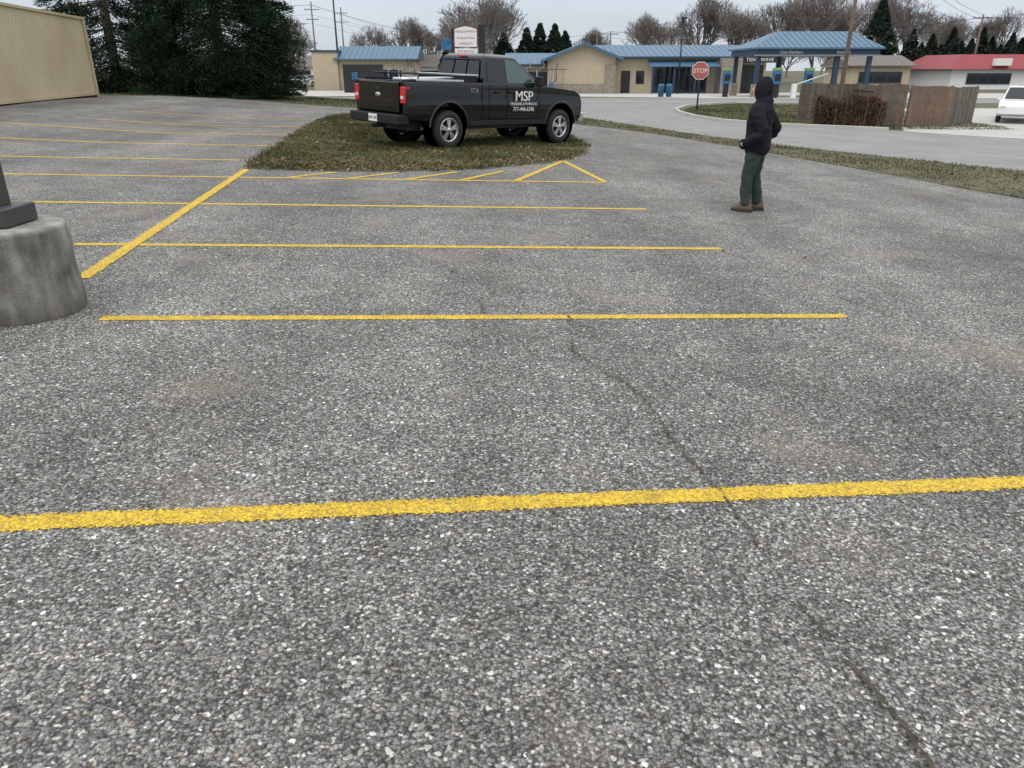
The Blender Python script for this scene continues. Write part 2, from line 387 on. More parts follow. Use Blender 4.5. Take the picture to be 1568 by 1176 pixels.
# ------------------------------------------------------------ trees
def bare_mesh(seed,depth=7,h=10):
    rd=random.Random(seed); segs=[]
    def grow(p,d,l,r,k):
        q=p+d*l; segs.append((p,q,r,r*.72))
        if k==0: return
        nb=rd.choice((2,2,3)) if k<depth else 4
        for i in range(nb):
            ax=Vector((rd.gauss(0,1),rd.gauss(0,1),rd.gauss(0,1))); ax=(ax-d*ax.dot(d)).normalized()
            an=R(rd.uniform(14,42)); nd=(d*math.cos(an)+ax*math.sin(an)); nd.z+=.14; nd.normalize()
            grow(q,nd,l*rd.uniform(.68,.90),max(r*.62,.014),k-1)
        if k>3: grow(q,(d+Vector((rd.gauss(0,.12),rd.gauss(0,.12),.1))).normalized(),l*.84,r*.7,k-1)
    grow(Vector((0,0,-.2)),Vector((0,0,1)),h*.17,h*.018,depth)
    return segs
BT=[]
for s in range(4):
    ob=tubes('bare_tree',bare_mesh(s+3,7,10),M_TWIG,sides=3,smooth=False); BT.append(ob.data); bpy.data.objects.remove(ob)
def px2x(px,Y): return (px-784)/1140*(.921*Y+.70)   # bearing at the survey point -> easting at distance Y
def bare(px,Y,h,v,rot=0):
    o=bpy.data.objects.new('bare_tree',BT[v%4]); COL.objects.link(o); x=px2x(px,Y)
    zc=sorted(c.co.z for c in BT[v%4].vertices); s=h/zc[int(len(zc)*.985)]
    o.location=(x,Y,H(x,Y)); o.scale=(s,s,s); o.rotation_euler=(0,0,rot)
for i,(px,Y,h) in enumerate([(738,130,13),(768,138,12),(622,150,10.5),(655,165,9.5),(575,170,10),(990,140,10.5),(1066,135,12.8),(1112,140,11.5),(1148,150,11.5),(1192,140,13),(1240,135,13.8),(1278,150,13),(1375,125,12),(1420,135,10),(460,140,10),(1520,140,11),(1022,160,10.5),(905,170,9.5),(1345,128,12.5),(1450,150,10),(703,122,9.5)]):
    bare(px,Y,h,i,i*1.3)
def distant():
    arr=[]
    for me in BT[:2]:
        co=np.empty(len(me.vertices)*3,np.float32); me.vertices.foreach_get('co',co); co=co.reshape(-1,3)
        ll=np.empty(len(me.loops),np.int32); me.loops.foreach_get('vertex_index',ll); arr.append((co,ll.reshape(-1,4)))
    VV=[]
    for i in range(50):
        co,fc=arr[i%2]; s=rng.uniform(.7,1.15)*9/max(co[:,2]); a=rng.uniform(0,6.28)
        x=-200+i*8.6+rng.uniform(-3,3); y=rng.uniform(190,240)
        c=co.copy()*s; c[:,:2]=np.stack([c[:,0]*np.cos(a)-c[:,1]*np.sin(a),c[:,0]*np.sin(a)+c[:,1]*np.cos(a)],1)*1.4
        c+=np.array([x,y,-.6]); VV.append(c[fc.ravel()])
    fastmesh('distant_trees',np.concatenate(VV),4,M_TWIG)
distant()
def conifer(name,loc,Ht,Rd,nb,nl,seed,m=M_NEEDLE,base=.3,leaf=.16,prof=None,zpow=1.15,wf=.24):
    g=np.random.default_rng(seed)
    par=empty(name,loc)
    tubes('trunk',[((0,0,-.2),(0,0,Ht*.5),Ht*.022,Ht*.014),((0,0,Ht*.5),(0,0,Ht*.97),Ht*.014,.02)],M_BARK,par,8)
    if prof is None: prof=lambda t:(1-t)**.85
    Vs=[];segs=[]
    for i in range(nb):
        t=g.uniform(0,1)**zpow; z=base+t*(Ht-base); a=g.uniform(0,6.283); L=Rd*prof(t)*g.uniform(.70,1.08)+.15
        if g.random()<.07: L*=1.14
        up=.25-.45*(1-t); dr=np.array([math.cos(a),math.sin(a)])
        if i%4==0: segs.append(((0,0,z),(dr[0]*L*.8,dr[1]*L*.8,z+up*L*.6-.1*L),.04,.012))
        s=g.uniform(.25,1,nl)**.6; n=nl
        spread=.10+.22*s*(L/ max(Rd,1))
        side=g.normal(0,1,n)*spread*.9; cx=dr[0]*L*s-dr[1]*side; cy=dr[1]*L*s+dr[0]*side
        cz=z+up*L*s-.25*L*s**2*.5+g.normal(0,.10,n)-np.abs(side)*.25
        c=np.stack([cx,cy,np.maximum(cz,.02)],1)
        d=np.stack([dr[0]+g.normal(0,.5,n),dr[1]+g.normal(0,.5,n),g.normal(-.35,.4,n)],1); d/=np.linalg.norm(d,axis=1)[:,None]
        w=np.cross(d,g.normal(0,1,(n,3))); w/=np.linalg.norm(w,axis=1)[:,None]+1e-6
        l=leaf*g.uniform(.6,1.4,n)[:,None]; ww=l*wf
        Vs.append(np.stack([c-d*l,c+w*ww,c+d*l,c-w*ww],1).reshape(-1,3))
    tubes('limbs',segs,M_BARK,par,3,False)
    fastmesh('foliage',np.concatenate(Vs),4,m,par)
    return par
pf=lambda t:(.72+1.4*t) if t<.2 else (1-t)/.8
conifer('evergreen_tree',(-14.2,39.5,H(-14.2,39.5)),14,4.25,1500,210,1,base=.15,prof=pf,leaf=.085,zpow=1.6,wf=.21)
conifer('evergreen_tree',(-20.6,42,H(-20.6,42)),13,3.6,800,140,2,base=.15,prof=pf,leaf=.095,zpow=1.6,wf=.21)
for i,(px,Y,h,r) in enumerate([(772,135,7.6,2.6),(806,140,8.6,2.4),(826,142,9.4,2.6),(848,140,9.2,2.7),(864,141,8.2,2.3),(1332,110,10.5,3.0),(690,150,7,2.4)]):
    x=px2x(px,Y); conifer('conifer_tree',(x,Y,H(x,Y)),h,r,300,60,20+i,M_NEEDLE2,base=.5,leaf=.28,prof=lambda t:min(1,(1-t)*1.45+.02))
def row():
    g=np.random.default_rng(5); Vs=[]
    for px in range(1385,1720,15):
        Y=118+g.uniform(-5,5); x0=px2x(px,Y); hh=g.uniform(5.4,8.2)
        n=2400; t=g.uniform(0,1,n); a=g.uniform(0,6.28,n); r=(1.5*np.minimum(1,(1-t)*2.0))*g.uniform(.5,1.15,n)
        c=np.stack([x0+np.cos(a)*r,Y+np.sin(a)*r,-.6+t*hh],1); d=g.normal(0,1,(n,3)); d/=np.linalg.norm(d,axis=1)[:,None]; w=np.cross(d,g.normal(0,1,(n,3))); w/=np.linalg.norm(w,axis=1)[:,None]
        Vs.append(np.stack([c-d*.3,c+w*.12,c+d*.3,c-w*.12],1).reshape(-1,3))
    fastmesh('evergreen_row',np.concatenate(Vs),4,M_NEEDLE2)
row()
# ------------------------------------------------------------ hedge
def hedge(name,x0,x1,y0,y1,h):
    g=np.random.default_rng(9); par=empty(name,((x0+x1)/2,(y0+y1)/2,H((x0+x1)/2,(y0+y1)/2))); n=18000
    X=(x1-x0)/2;Yy=(y1-y0)/2
    c=np.stack([g.uniform(-X,X,n),g.uniform(-Yy,Yy,n),g.uniform(0,1,n)],1)
    top=h*(.93+.09*np.sin(c[:,0]*3.1)+.05*np.sin(c[:,0]*9)); c[:,2]=c[:,2]*top+g.normal(0,.05,n); c[:,2]=np.maximum(c[:,2],.02); c[:,0]+=g.normal(0,.05,n)
    d=g.normal(0,.5,(n,3)); d[:,2]=np.abs(d[:,2])+.5; d/=np.linalg.norm(d,axis=1)[:,None]; w=np.cross(d,g.normal(0,1,(n,3))); w/=np.linalg.norm(w,axis=1)[:,None]
    V=np.stack([c-d*.09,c+w*.012,c+d*.09,c-w*.012],1).reshape(-1,3); fastmesh('twigs',V,4,M_HEDGE,par)
    st=[]
    for _ in range(60):
        bx=g.uniform(-X,X);by=g.uniform(-Yy,Yy); st.append(((bx,by,0),(bx+g.normal(0,.12),by+g.normal(0,.08),h*.9),.015,.006))
    tubes('stems',st,M_BARK,par,3,False)
hedge('hedge',12.75,15.35,32.4,33.6,1.12)
# ------------------------------------------------------------ fence
def fence(name,pts,h,cols,bw=.14):
    a0=Vector(pts[0]); z00=H(a0.x,a0.y); par=empty(name,(a0.x,a0.y,z00))
    V={k:([],[]) for k in range(len(cols))}
    for i in range(len(pts)-1):
        a=Vector(pts[i]);b=Vector(pts[i+1]); d=(b-a); n=int(d.length/(bw+.008)); d.normalize(); nn=Vector((-d.y,d.x))
        for k in range(n):
            p=a+d*(k*(bw+.008)); q=p+d*bw; c=random.randrange(len(cols)); vs,fs=V[c]; base=len(vs)
            hh=h+random.uniform(-.02,.02); z0=H(p.x,p.y)-z00
            for pt in (p,q):
                for s in (0,.02):
                    for z in (.04,hh): vs.append((pt.x+nn.x*s-a0.x,pt.y+nn.y*s-a0.y,z0+z))
            for f in [(0,1,3,2),(4,6,7,5),(0,4,5,1),(2,3,7,6),(1,5,7,3),(0,2,6,4)]: fs.append(tuple(base+j for j in f))
        def P_(p,o,z): return (p.x+nn.x*o-a0.x,p.y+nn.y*o-a0.y,H(p.x,p.y)-z00+z)
        tubes('rails',[(P_(a,.045,z),P_(b,.045,z),.03,.03) for z in (.3,h*.85)]+[(P_(p,.06,0),P_(p,.06,h*.98),.05,.05) for p in (a,b)],cols[0],par,4,False)
    for k,(vs,fs) in V.items():
        if vs: mesh('boards',vs,fs,cols[k],par)
    return par
W1=mat('cedar_board',(.175,.108,.076),.85,.3,5,dirt=(.13,.10,.08)); W2=mat('cedar_board_red',(.20,.125,.088),.85,.3,5,dirt=(.15,.11,.09)); W3=mat('weathered_board',(.155,.125,.105),.9,.3,5); W4=mat('weathered_board_dark',(.115,.092,.077),.9,.3,5)
W5=mat('cedar_board_dark',(.145,.095,.07),.85,.3,5)
fence('wooden_fence',[(15.45,33.7),(16.75,33.5)],1.66,[W1,W5,W4]); fence('wooden_fence',[(16.77,33.49),(18.4,33.3)],1.60,[W1,W2,W5]); fence('wooden_fence',[(18.45,33.3),(20.2,34.6)],1.55,[W3,W4])
fence('wooden_fence',[(12.9,35.6),(16.0,36.2)],1.55,[W3,W4]); fence('wooden_fence',[(15.40,33.75),(15.45,36)],1.6,[W4,W3])
# ------------------------------------------------------------ street lamp near left
def conc_mat():
    m,nt,b=nodes('old_concrete'); co=coord(nt)
    n=tex(nt,'Noise',5,co,Detail=8); c=ramp(nt,n.outputs[0],[(.28,(.10,.092,.080)),(.45,(.20,.185,.16)),(.6,(.27,.255,.225)),(.8,(.33,.315,.29))])
    f=tex(nt,'Noise',110,co,Detail=3); c=mul(nt,c,ramp(nt,f.outputs[0],[(.3,.75),(.7,1.2)]))
    s=nt.nodes.new('ShaderNodeSeparateXYZ'); nt.links.new(co,s.inputs[0])
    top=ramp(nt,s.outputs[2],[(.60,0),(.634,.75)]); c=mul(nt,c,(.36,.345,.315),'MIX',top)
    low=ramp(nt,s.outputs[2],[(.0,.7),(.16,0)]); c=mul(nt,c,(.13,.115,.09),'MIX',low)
    mp=nt.nodes.new('ShaderNodeMapping'); mp.inputs['Scale'].default_value=(1,1,.22); nt.links.new(co,mp.inputs[0])
    st=tex(nt,'Noise',9,mp.outputs[0],Detail=5); c=mul(nt,c,ramp(nt,st.outputs[0],[(.38,.62),(.6,1.08)]))
    nt.links.new(c,b.inputs['Base Color']); b.inputs['Roughness'].default_value=.93
    bb=tex(nt,'Noise',60,co,Detail=6); bump(nt,b,bb.outputs[0],.5,.008); return m
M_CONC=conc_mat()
lx,ly=-3.70,5.38; lamp=empty('street_lamp',(lx,ly,H(lx,ly)))
pr=[(0,-.1),(.44,-.1),(.445,.02)]+[(.445-.0015*i,.02+.58*i/10) for i in range(1,10)]+[(.43,.60),(.424,.622),(.41,.634),(.3,.638),(0,.64)]
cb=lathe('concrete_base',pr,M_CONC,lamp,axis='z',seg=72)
bm=bmesh.new(); bm.from_mesh(cb.data)
for v in bm.verts:
    q=noise.noise(v.co*5)*.012+noise.noise(v.co*19)*.005
    r_=math.hypot(v.co.x,v.co.y)
    if r_>.2: k=1+q/r_; v.co.x*=k; v.co.y*=k
bm.to_mesh(cb.data); bm.free()
M_BRONZE=mat('bronze_painted_steel',(.055,.05,.05),.45,.15,5)
box('base_cover',(-.19,-.19,.642),(.19,.19,.775),M_BRONZE,lamp,.015)
box('pole',(-.085,-.085,.77),(.085,.085,7.5),M_BRONZE,lamp,.012)
box('lamp_head',(-.2,-.5,7.5),(.2,.9,7.65),M_BRONZE,lamp,.02)
# ------------------------------------------------------------ storage container (left)
cont=empty('storage_container',(-16.2,27,H(-16.2,27)))
M_CONT=mat('tan_corrugated_steel',(.50,.42,.27),.55,.08,1,dirt=(.43,.35,.22))
a=Vector((-14.6,19.0));b=Vector((-17.3,33.3)); off=Vector((-16.2,27))
def container():
    d=(b-a).normalized(); nn=Vector((-d.y,d.x)); L=(b-a).length; V=[];F=[]; n=int(L/.07); h=2.9
    for i in range(n+1):
        s=i*L/n; ph=(s%.28)/.28; o=0 if ph<.3 else (.036*(ph-.3)/.2 if ph<.5 else (.036 if ph<.8 else .036*(1-(ph-.8)/.2)))
        p=a+d*s-off+nn*o; zb=H(a.x+d.x*s,a.y+d.y*s)-H(*off)
        V+= [(p.x,p.y,zb+.12),(p.x,p.y,h)]
    for i in range(n): F.append((2*i,2*i+2,2*i+3,2*i+1))
    mesh('corrugated_side',V,F,M_CONT,cont)
    w=2.44; p0=a-off;p1=b-off;q0=p0+nn*w;q1=p1+nn*w
    mesh('ends_and_roof',[(p1.x,p1.y,-.2),(q1.x,q1.y,-.2),(q1.x,q1.y,h),(p1.x,p1.y,h),(p0.x,p0.y,-.2),(q0.x,q0.y,-.2),(q0.x,q0.y,h),(p0.x,p0.y,h)],[(0,1,2,3),(4,7,6,5),(3,2,6,7),(1,5,6,2)],M_CONT,cont)
    def rail(nm,z):
        tubes(nm,[((p0.x-nn.x*.02,p0.y-nn.y*.02,z),(p1.x-nn.x*.02,p1.y-nn.y*.02,z),.06,.06)],M_CONT,cont,4,False)
    rail('top_rail',h); rail('bottom_rail',.08)
    tubes('corner_post',[((p1.x,p1.y,-.1),(p1.x,p1.y,h+.05),.09,.09),((p0.x,p0.y,-.1),(p0.x,p0.y,h+.05),.09,.09)],M_CONT,cont,4,False)
container()
# ------------------------------------------------------------ buildings
def roof_gable_x(name,x0,x1,y0,y1,ze,zr,m,parent,hipL=0,hipR=0,th=.12,seam=.6):
    ym=(y0+y1)/2
    A=[(x0,y0,ze),(x1,y0,ze),(x1-hipR,ym,zr),(x0+hipL,ym,zr),(x0,y1,ze),(x1,y1,ze)]
    V=A+[(x,y,z-th) for x,y,z in A]
    F=[(0,1,2,3),(3,2,5,4),(0,3,4),(1,5,2),(6,9,8,7),(9,10,11,8),(0,6,7,1),(4,5,11,10),(0,4,10,6),(1,7,11,5)]
    mesh(name,V,F,m,parent)
    segs=[];n=int((x1-x0)/seam)
    for i in range(1,n):
        x=x0+i*(x1-x0)/n; t=1
        if hipL and x<x0+hipL: t=(x-x0)/hipL
        if hipR and x>x1-hipR: t=(x1-x)/hipR
        segs.append(((x,y0,ze+.015),(x,y0+(ym-y0)*t,ze+(zr-ze)*t+.015),.025,.025))
    if segs: tubes(name+'_seams',segs,m,parent,4,False)
def wall_windows(parent,x0,x1,y,z0,z1,n,m=M_GLASSD,fr=M_BLUED):
    w=(x1-x0)/n
    multibox('window_glass',[((x0+i*w+.05,y-.02,z0),(x0+(i+1)*w-.05,y+.02,z1)) for i in range(n)],m,parent)
    multibox('window_frames',[((x0+i*w-.04,y-.06,z0-.02),(x0+i*w+.04,y-.021,z1+.02)) for i in range(n+1)],fr,parent)
    multibox('window_rails',[((x0-.05,y-.065,z1),(x1+.05,y-.024,z1+.08)),((x0-.05,y-.065,(z0+z1)/2+.3),(x1+.05,y-.026,(z0+z1)/2+.36)),((x0-.05,y-.065,z0-.08),(x1+.05,y-.024,z0))],fr,parent)
mx,my=4.0,80; gz=H(mx,my); mb=empty('car_wash_building',(mx,my,gz))
def zz(y,Y): return 1.8+(105-y)*Y/1345-H(0,Y)   # surveyed elevation angle -> height above ground at distance Y
box('wall_wing',(0,0,-.3),(6.2,14,zz(86,80)),M_TAN,mb)
mesh('gable_wall',[(0,0.0,zz(86,80)),(6.2,0.0,zz(86,80)),(3.1,0.0,zz(68,80)),(0,.3,zz(86,80)),(6.2,.3,zz(86,80)),(3.1,.3,zz(68,80))],[(0,1,2),(3,5,4),(0,2,5,3),(1,4,5,2)],M_TAN,mb)
ze=zz(87,80); zr=zz(65,80)
A=[(-.7,-.7,ze-.1),(3.1,-.7,zr),(6.9,-.7,ze-.1),(-.7,14.5,ze-.1),(3.1,14.5,zr),(6.9,14.5,ze-.1)]
mesh('wing_roof',A+[(x,y,z-.25) for x,y,z in A],[(0,1,4,3),(1,2,5,4),(0,6,7,1),(1,7,8,2),(6,9,10,7),(7,10,11,8),(0,3,9,6),(2,8,11,5)],M_BLUE,mb)
box('stone_pier',(5.2,-.12,-.3),(6.25,.0-.003,zz(98,80)),M_STONE,mb); box('stone_wainscot',(0,-.1,-.3),(5.15,-.004,.9),M_STONE,mb)
box('wall_main',(6.21,1.2,-.3),(21.5,12.5,zz(90,80)),M_TAN,mb)
roof_gable_x('main_roof',3.2,22.5,.3,13.2,zz(86,80),zz(66,80)-.02,M_BLUE,mb)
box('entry_door',(7.0,1.13,-.2),(7.9,1.19,2.1),M_BLACK,mb)
box('door_light',(8.5,1.13,.9),(9.3,1.19,2.1),M_GLASSD,mb)
wall_windows(mb,10.2,15.6,1.16,.15,2.6,7)
mesh('awning',[(9.6,-.8,zz(101,80)),(16.4,-.8,zz(101,80)),(16.4,1.15,zz(92,80)),(9.6,1.15,zz(92,80)),(9.6,-.8,zz(102.5,80)),(16.4,-.8,zz(102.5,80)),(16.4,1.15,zz(94,80)),(9.6,1.15,zz(94,80))],[(0,1,2,3),(4,7,6,5),(0,4,5,1),(1,5,6,2),(0,3,7,4)],M_BLUE,mb)
for i in range(4): box('awning_post',(9.8+i*2.1,-.65,-.2),(9.95+i*2.1,-.5,zz(101.6,80)-.05),M_BLUED,mb)
box('stone_tower',(16.6,-.6,-.3),(18.6,2.5,zz(89,80)),M_STONE,mb)
box('tower_opening',(18.7,.95,-.2),(21.2,1.19,2.6),M_BLACK,mb)
box('sign_board',(18.7,-.3,zz(96,80)),(22.0,-.15,zz(86,80)),M_BLACK,mb)
text('sign_lettering','TIDAL WAVE',.44,(20.35,-.31,zz(93.8,80)),(R(90),0,0),M_WHITE,mb,sx=1.05)
mb2=empty('shop_building',(-1,92,H(0,92)))
box('wall',(1,0,-.3),(9.5,9,2.7),M_TAN,mb2); roof_gable_x('roof',.2,10.2,-.6,9.6,2.9,4.1,M_BLUE,mb2)
wall_windows(mb2,2,8,-.03,.4,2.0,4)
lb=empty('small_blue_roof_building',(-23.8,97,H(-20,97)))
box('wall_left',(0,-.4,-.3),(3.0,7,zz(80,97)),M_TAN,lb); box('parapet_cap',(-.15,-.55,zz(80,97)),(3.15,7,zz(77,97)),M_BLUED,lb)
box('wall',(3.01,0,-.3),(12,7,zz(90,97)),M_TAN,lb); roof_gable_x('roof',2.6,12.6,-.8,7.5,zz(90,97),zz(70,97),M_BLUE,lb)
box('pilaster',(11.2,-.3,-.3),(12.05,-.004,zz(91,97)-.1),M_STONE,lb); wall_windows(lb,5,10.5,-.03,.6,2.2,5)
cx,cy=19.0,64; cb_=empty('entrance_canopy',(cx,cy,H(cx,cy)))
ze=zz(73,64); zr=zz(46,64)
roof_gable_x('canopy_roof',-.1,10.1,-.4,7.4,ze,zr,M_BLUE,cb_,hipL=2.8,hipR=1.2,seam=.45)
box('fascia',(.15,-.15,zz(85,64)),(9.85,7.1,ze-.14),M_BLUED,cb_)
box('fascia_trim',(.0,-.22,zz(86,64)),(10,-.153,zz(85,64)+.06),M_GREYM,cb_)
text('canopy_text','Club Members',.30,(2.9,-.155,zz(82,64)),(R(90),0,0),M_WHITE,cb_); text('canopy_text_2','Entrance',.30,(7.0,-.155,zz(82,64)),(R(90),0,0),M_WHITE,cb_)
for x,y in ((.5,.3),(.5,6.6),(6.7,.3),(9.3,.3),(9.3,6.6),(4.2,6.6)):
    box('canopy_post',(x-.16,y-.16,1.0),(x+.16,y+.16,zz(85,64)),M_BLUED,cb_); box('post_pier',(x-.28,y-.28,-.2),(x+.28,y+.28,1.0),M_STONE,cb_)
M_CYAN=mat('blue_screen_panel',(.03,.13,.26),.4,.5,3); M_LIME=mat('lime_panel',(.20,.34,.10),.5,.2,3)
for i,(x,y) in enumerate(((20.6,62.6),(23.4,63.5),(17.6,66))):
    k=empty('pay_kiosk',(x,y,H(x,y))); box('pedestal',(-.2,-.15,0),(.2,.15,1.0),M_BLACK,k,.03); box('cabinet',(-.32,-.2,1.0),(.32,.2,2.0),M_CYAN,k,.03); box('screen',(-.22,-.215,1.25),(.22,-.203,1.75),M_GLASSD,k); box('header',(-.34,-.22,2.003),(.34,.22,2.2),M_LIME,k,.02)
gs=empty('barrier_gate',(22.0,62.5,H(22,62.5))); box('cabinet',(-.18,-.18,0),(.18,.18,1.05),M_WHITE,gs,.03); tubes('arm',[((0,0,.95),(2.6,.2,1.8),.05,.035)],M_WHITE,gs)
rb=empty('red_roof_restaurant',(54.5,100,H(54,100)))
box('wall',(0,0,-.3),(20,12,zz(106,100)+.2),M_WHITE,rb)
z0=zz(107,100)+.1;z1=zz(83,100)
A=[(-.8,-.8,z0),(20.8,-.8,z0),(20.8,12.8,z0),(-.8,12.8,z0),(1.6,1.6,z1),(18.4,1.6,z1),(18.4,10.4,z1),(1.6,10.4,z1)]
mesh('mansard_roof',A,[(0,1,5,4),(1,2,6,5),(2,3,7,6),(3,0,4,7),(4,5,6,7),(0,3,2,1)],M_RED,rb)
wall_windows(rb,2,7.4,-.03,.7,1.8,4); box('sign_panel',(4.6,-.95,z0+.4),(6.6,-.3,z0+1.2),M_WHITE,rb)
M_SHING=mat('grey_shingles',(.16,.14,.13),.9,.2,3)
for (px,Y,w,zr_,c) in ((1345,95,7,3.9,M_TAN),(1500,160,14,5,M_WHITE),(440,170,12,5,M_WHITE),(600,190,16,5.5,M_TAN),(660,150,10,4.8,M_WHITE),(1395,150,9,4.8,M_TAN)):
    x=px2x(px,Y); hb=empty('house',(x,Y,H(x,Y))); box('wall',(-w/2,0,-.2),(w/2,8,2.6),c,hb); roof_gable_x('roof',-w/2-.5,w/2+.5,-.5,8.5,2.75,zr_,M_SHING,hb,seam=50); wall_windows(hb,-w/2+1,w/2-1,-.03,.9,2.0,3)
# ------------------------------------------------------------ poles, wires, signs
def upole(px,Y,h,r=.14,arms=(),name='utility_pole',m=M_WOOD):
    x=px2x(px,Y); e=empty(name,(x,Y,H(x,Y))); tubes('pole',[((0,0,-.2),(0,0,h),r,r*.7)],m,e,10)
    for z,l in arms:
        box('crossarm',(-l,-.06,z-.06),(l,.06,z+.06),m,e)
        tubes('insulators',[((q*l,0,z+.06),(q*l,0,z+.25),.05,.04) for q in (-.9,-.4,.4,.9)],M_GREYM,e,6)
    return (x,Y,H(x,Y)+h)
p1=upole(487,150,13.5,.16,((12.2,1.4),(10.6,1.1)))
p2=upole(530,185,15,.18,((13.8,1.5),(12,1.5)))
upole(521,98,10.3,.13,(),'light_pole',M_BLACK)
upole(1287,62,13,.17,())
upole(1483,110,9.0,.16,((8.6,1.3),)); upole(912,160,9.0,.16,((8.6,1.4),)); upole(932,150,8.6,.16,((8.2,1.4),)); upole(690,140,9,.12,((8.6,1.0),)); upole(468,165,11,.14,((10.6,1.2),))
x=px2x(1038,78); lp=empty('light_pole',(x,78,H(x,78))); tubes('pole',[((0,0,0),(0,0,6.6),.09,.06)],M_BLACK,lp,8); box('head',(-.25,-.5,6.6),(.25,.3,6.72),M_BLACK,lp)
def wire(a,b,sag,n=14,r=.02):
    P=[Vector(a).lerp(Vector(b),i/n)-Vector((0,0,sag*4*(i/n)*(1-i/n))) for i in range(n+1)]
    return [(P[i],P[i+1],r,r) for i in range(n)]
W=[]
for z in (12.4,12.3,10.8,9.4): W+=wire((p1[0],150,z),(-120,110,z-1),1.5)+wire((p1[0],150,z),(p2[0]+20,250,z-1),1.2)
for z in (13.2,12.0): W+=wire((p2[0],185,z),(px2x(690,140),140,8.2),1.5)+wire((px2x(690,140),140,8),(px2x(932,150),150,8),1.2)
xr=px2x(1287,62); xq=px2x(1483,110)
for z,zb in ((12,9),(11.2,8.4),(9.0,8.0),(8,7.2)): W+=wire((xr,62,z),(xq,110,zb-.6),1.0)
for z in (8.1,8.0,7.0): W+=wire((xq,110,z),(110,108,z+3),1.2)+wire((px2x(932,150),150,z),(xq,110,z),1.6)
tubes('power_lines',W,M_BLACK,None,3,False,False)
sx,sy=9.75,41.8; st=empty('stop_sign',(sx,sy,H(sx,sy)),R(-8))
def octo(r): return [(r*math.cos(R(22.5+45*i)),r*math.sin(R(22.5+45*i))) for i in range(8)]
pl=prism('white_border',[(x,z+1.92) for x,z in octo(.46)],-.012,.0,M_WHITE,st); prism('red_face',[(x,z+1.92) for x,z in octo(.43)],-.016,-.0125,M_SIGNRED,st)
text('lettering','STOP',.30,(0,-.018,1.82),(R(90),0,0),M_WHITE,st); tubes('post',[((0,.05,-.1),(0,.05,2.3),.04,.04)],M_BLACK,st,8)
e=empty('plaza_sign',(-3.55,63,H(-3.5,63)))
w=.85
prism('white_panel',[(-w,zz(72,63)),(w,zz(72,63)),(w,zz(46,63)),(w*.5,zz(43,63)),(0,zz(41.5,63)),(-w*.5,zz(43,63)),(-w,zz(46,63))],-.1,.1,M_WHITE,e)
prism('red_trim',[(-w-.07,zz(73,63)),(w+.07,zz(73,63)),(w+.07,zz(45.5,63)),(w*.5,zz(41.8,63)),(0,zz(40,63)),(-w*.5,zz(41.8,63)),(-w-.07,zz(45.5,63))],-.08,.08,M_RED,e)
for i,(t,s,y) in enumerate((('MEADOWVIEW',.23,51),('Shopping Village',.21,60),('MARKETS',.24,69))): text('lettering',t,s,(0,-.103,zz(y,63)),(R(90),0,0),M_RED,e)
box('lower_panel',(-w,-.1,zz(82,63)),(w,.1,zz(74.5,63)),M_WHITE,e); text('lower_lettering','ENTRANCE',.25,(0,-.103,zz(80.8,63)),(R(90),0,0),M_RED,e)
box('post_left',(-w-.25,-.12,-.2),(-w-.1,.12,zz(45,63)),M_BLACK,e); box('post_right',(w+.1,-.12,-.2),(w+.62,.12,zz(39,63)),M_BLACK,e)
e=empty('small_blue_sign',(px2x(687,75),75,H(-4,75))); box('post',(-.08,-.08,0),(.08,.08,3.2),M_BLACK,e); box('panel',(-.55,-.1,zz(77,75)),(.55,.1,zz(60,75)),M_CYAN,e,.03)
def ironfence(px0,px1,Y,h,name='metal_fence'):
    x0=px2x(px0,Y);x1=px2x(px1,Y); e=empty(name,(x0,Y,H(x0,Y))); n=int((x1-x0)/.22)
    tubes('pickets',[((i*.22,0,0),(i*.22,0,h),.02,.02) for i in range(n)],M_BLACK,e,4,False); tubes('rails',[((0,0,z),(x1-x0,0,z),.035,.035) for z in (.2,h-.2)],M_BLACK,e,4,False)
ironfence(788,868,76,2.4)
xa=px2x(527,84); e=empty('dumpster_enclosure',(xa,84,H(xa,84)))
box('panel',(0,0,0),(4.2,.1,2.75),M_BLACK,e); box('panel_side',(0,.11,0),(.1,3,2.75),M_BLACK,e); box('blue_notice',(.9,-.03,1.3),(1.5,-.004,2.0),M_CYAN,e)
for i,px in enumerate((596,612,628,801,822,843)):
    Y=82 if i<3 else 79; x=px2x(px,Y); e=empty('vacuum_station',(x,Y,H(x,Y)))
    arc_=[(0.7*math.sin(t),0,2.2+.7*(1-math.cos(t))*.6) for t in np.linspace(0,2.2,8)]
    tubes('arch',[((0,0,0),(0,0,2.2),.06,.06)]+[((arc_[k][0],0,arc_[k][2]),(arc_[k+1][0],0,arc_[k+1][2]),.05,.05) for k in range(7)],M_GREYM,e,6); tubes('hose',[((.6,0,2.8),(.5,.1,1.2),.04,.04),((.5,.1,1.2),(.1,0,.9),.04,.04)],M_BLACK,e,5); lathe('canister',[(0,0),(.25,0),(.25,.9),(.15,1.05),(0,1.05)],M_CYAN,e,axis='z',seg=14)
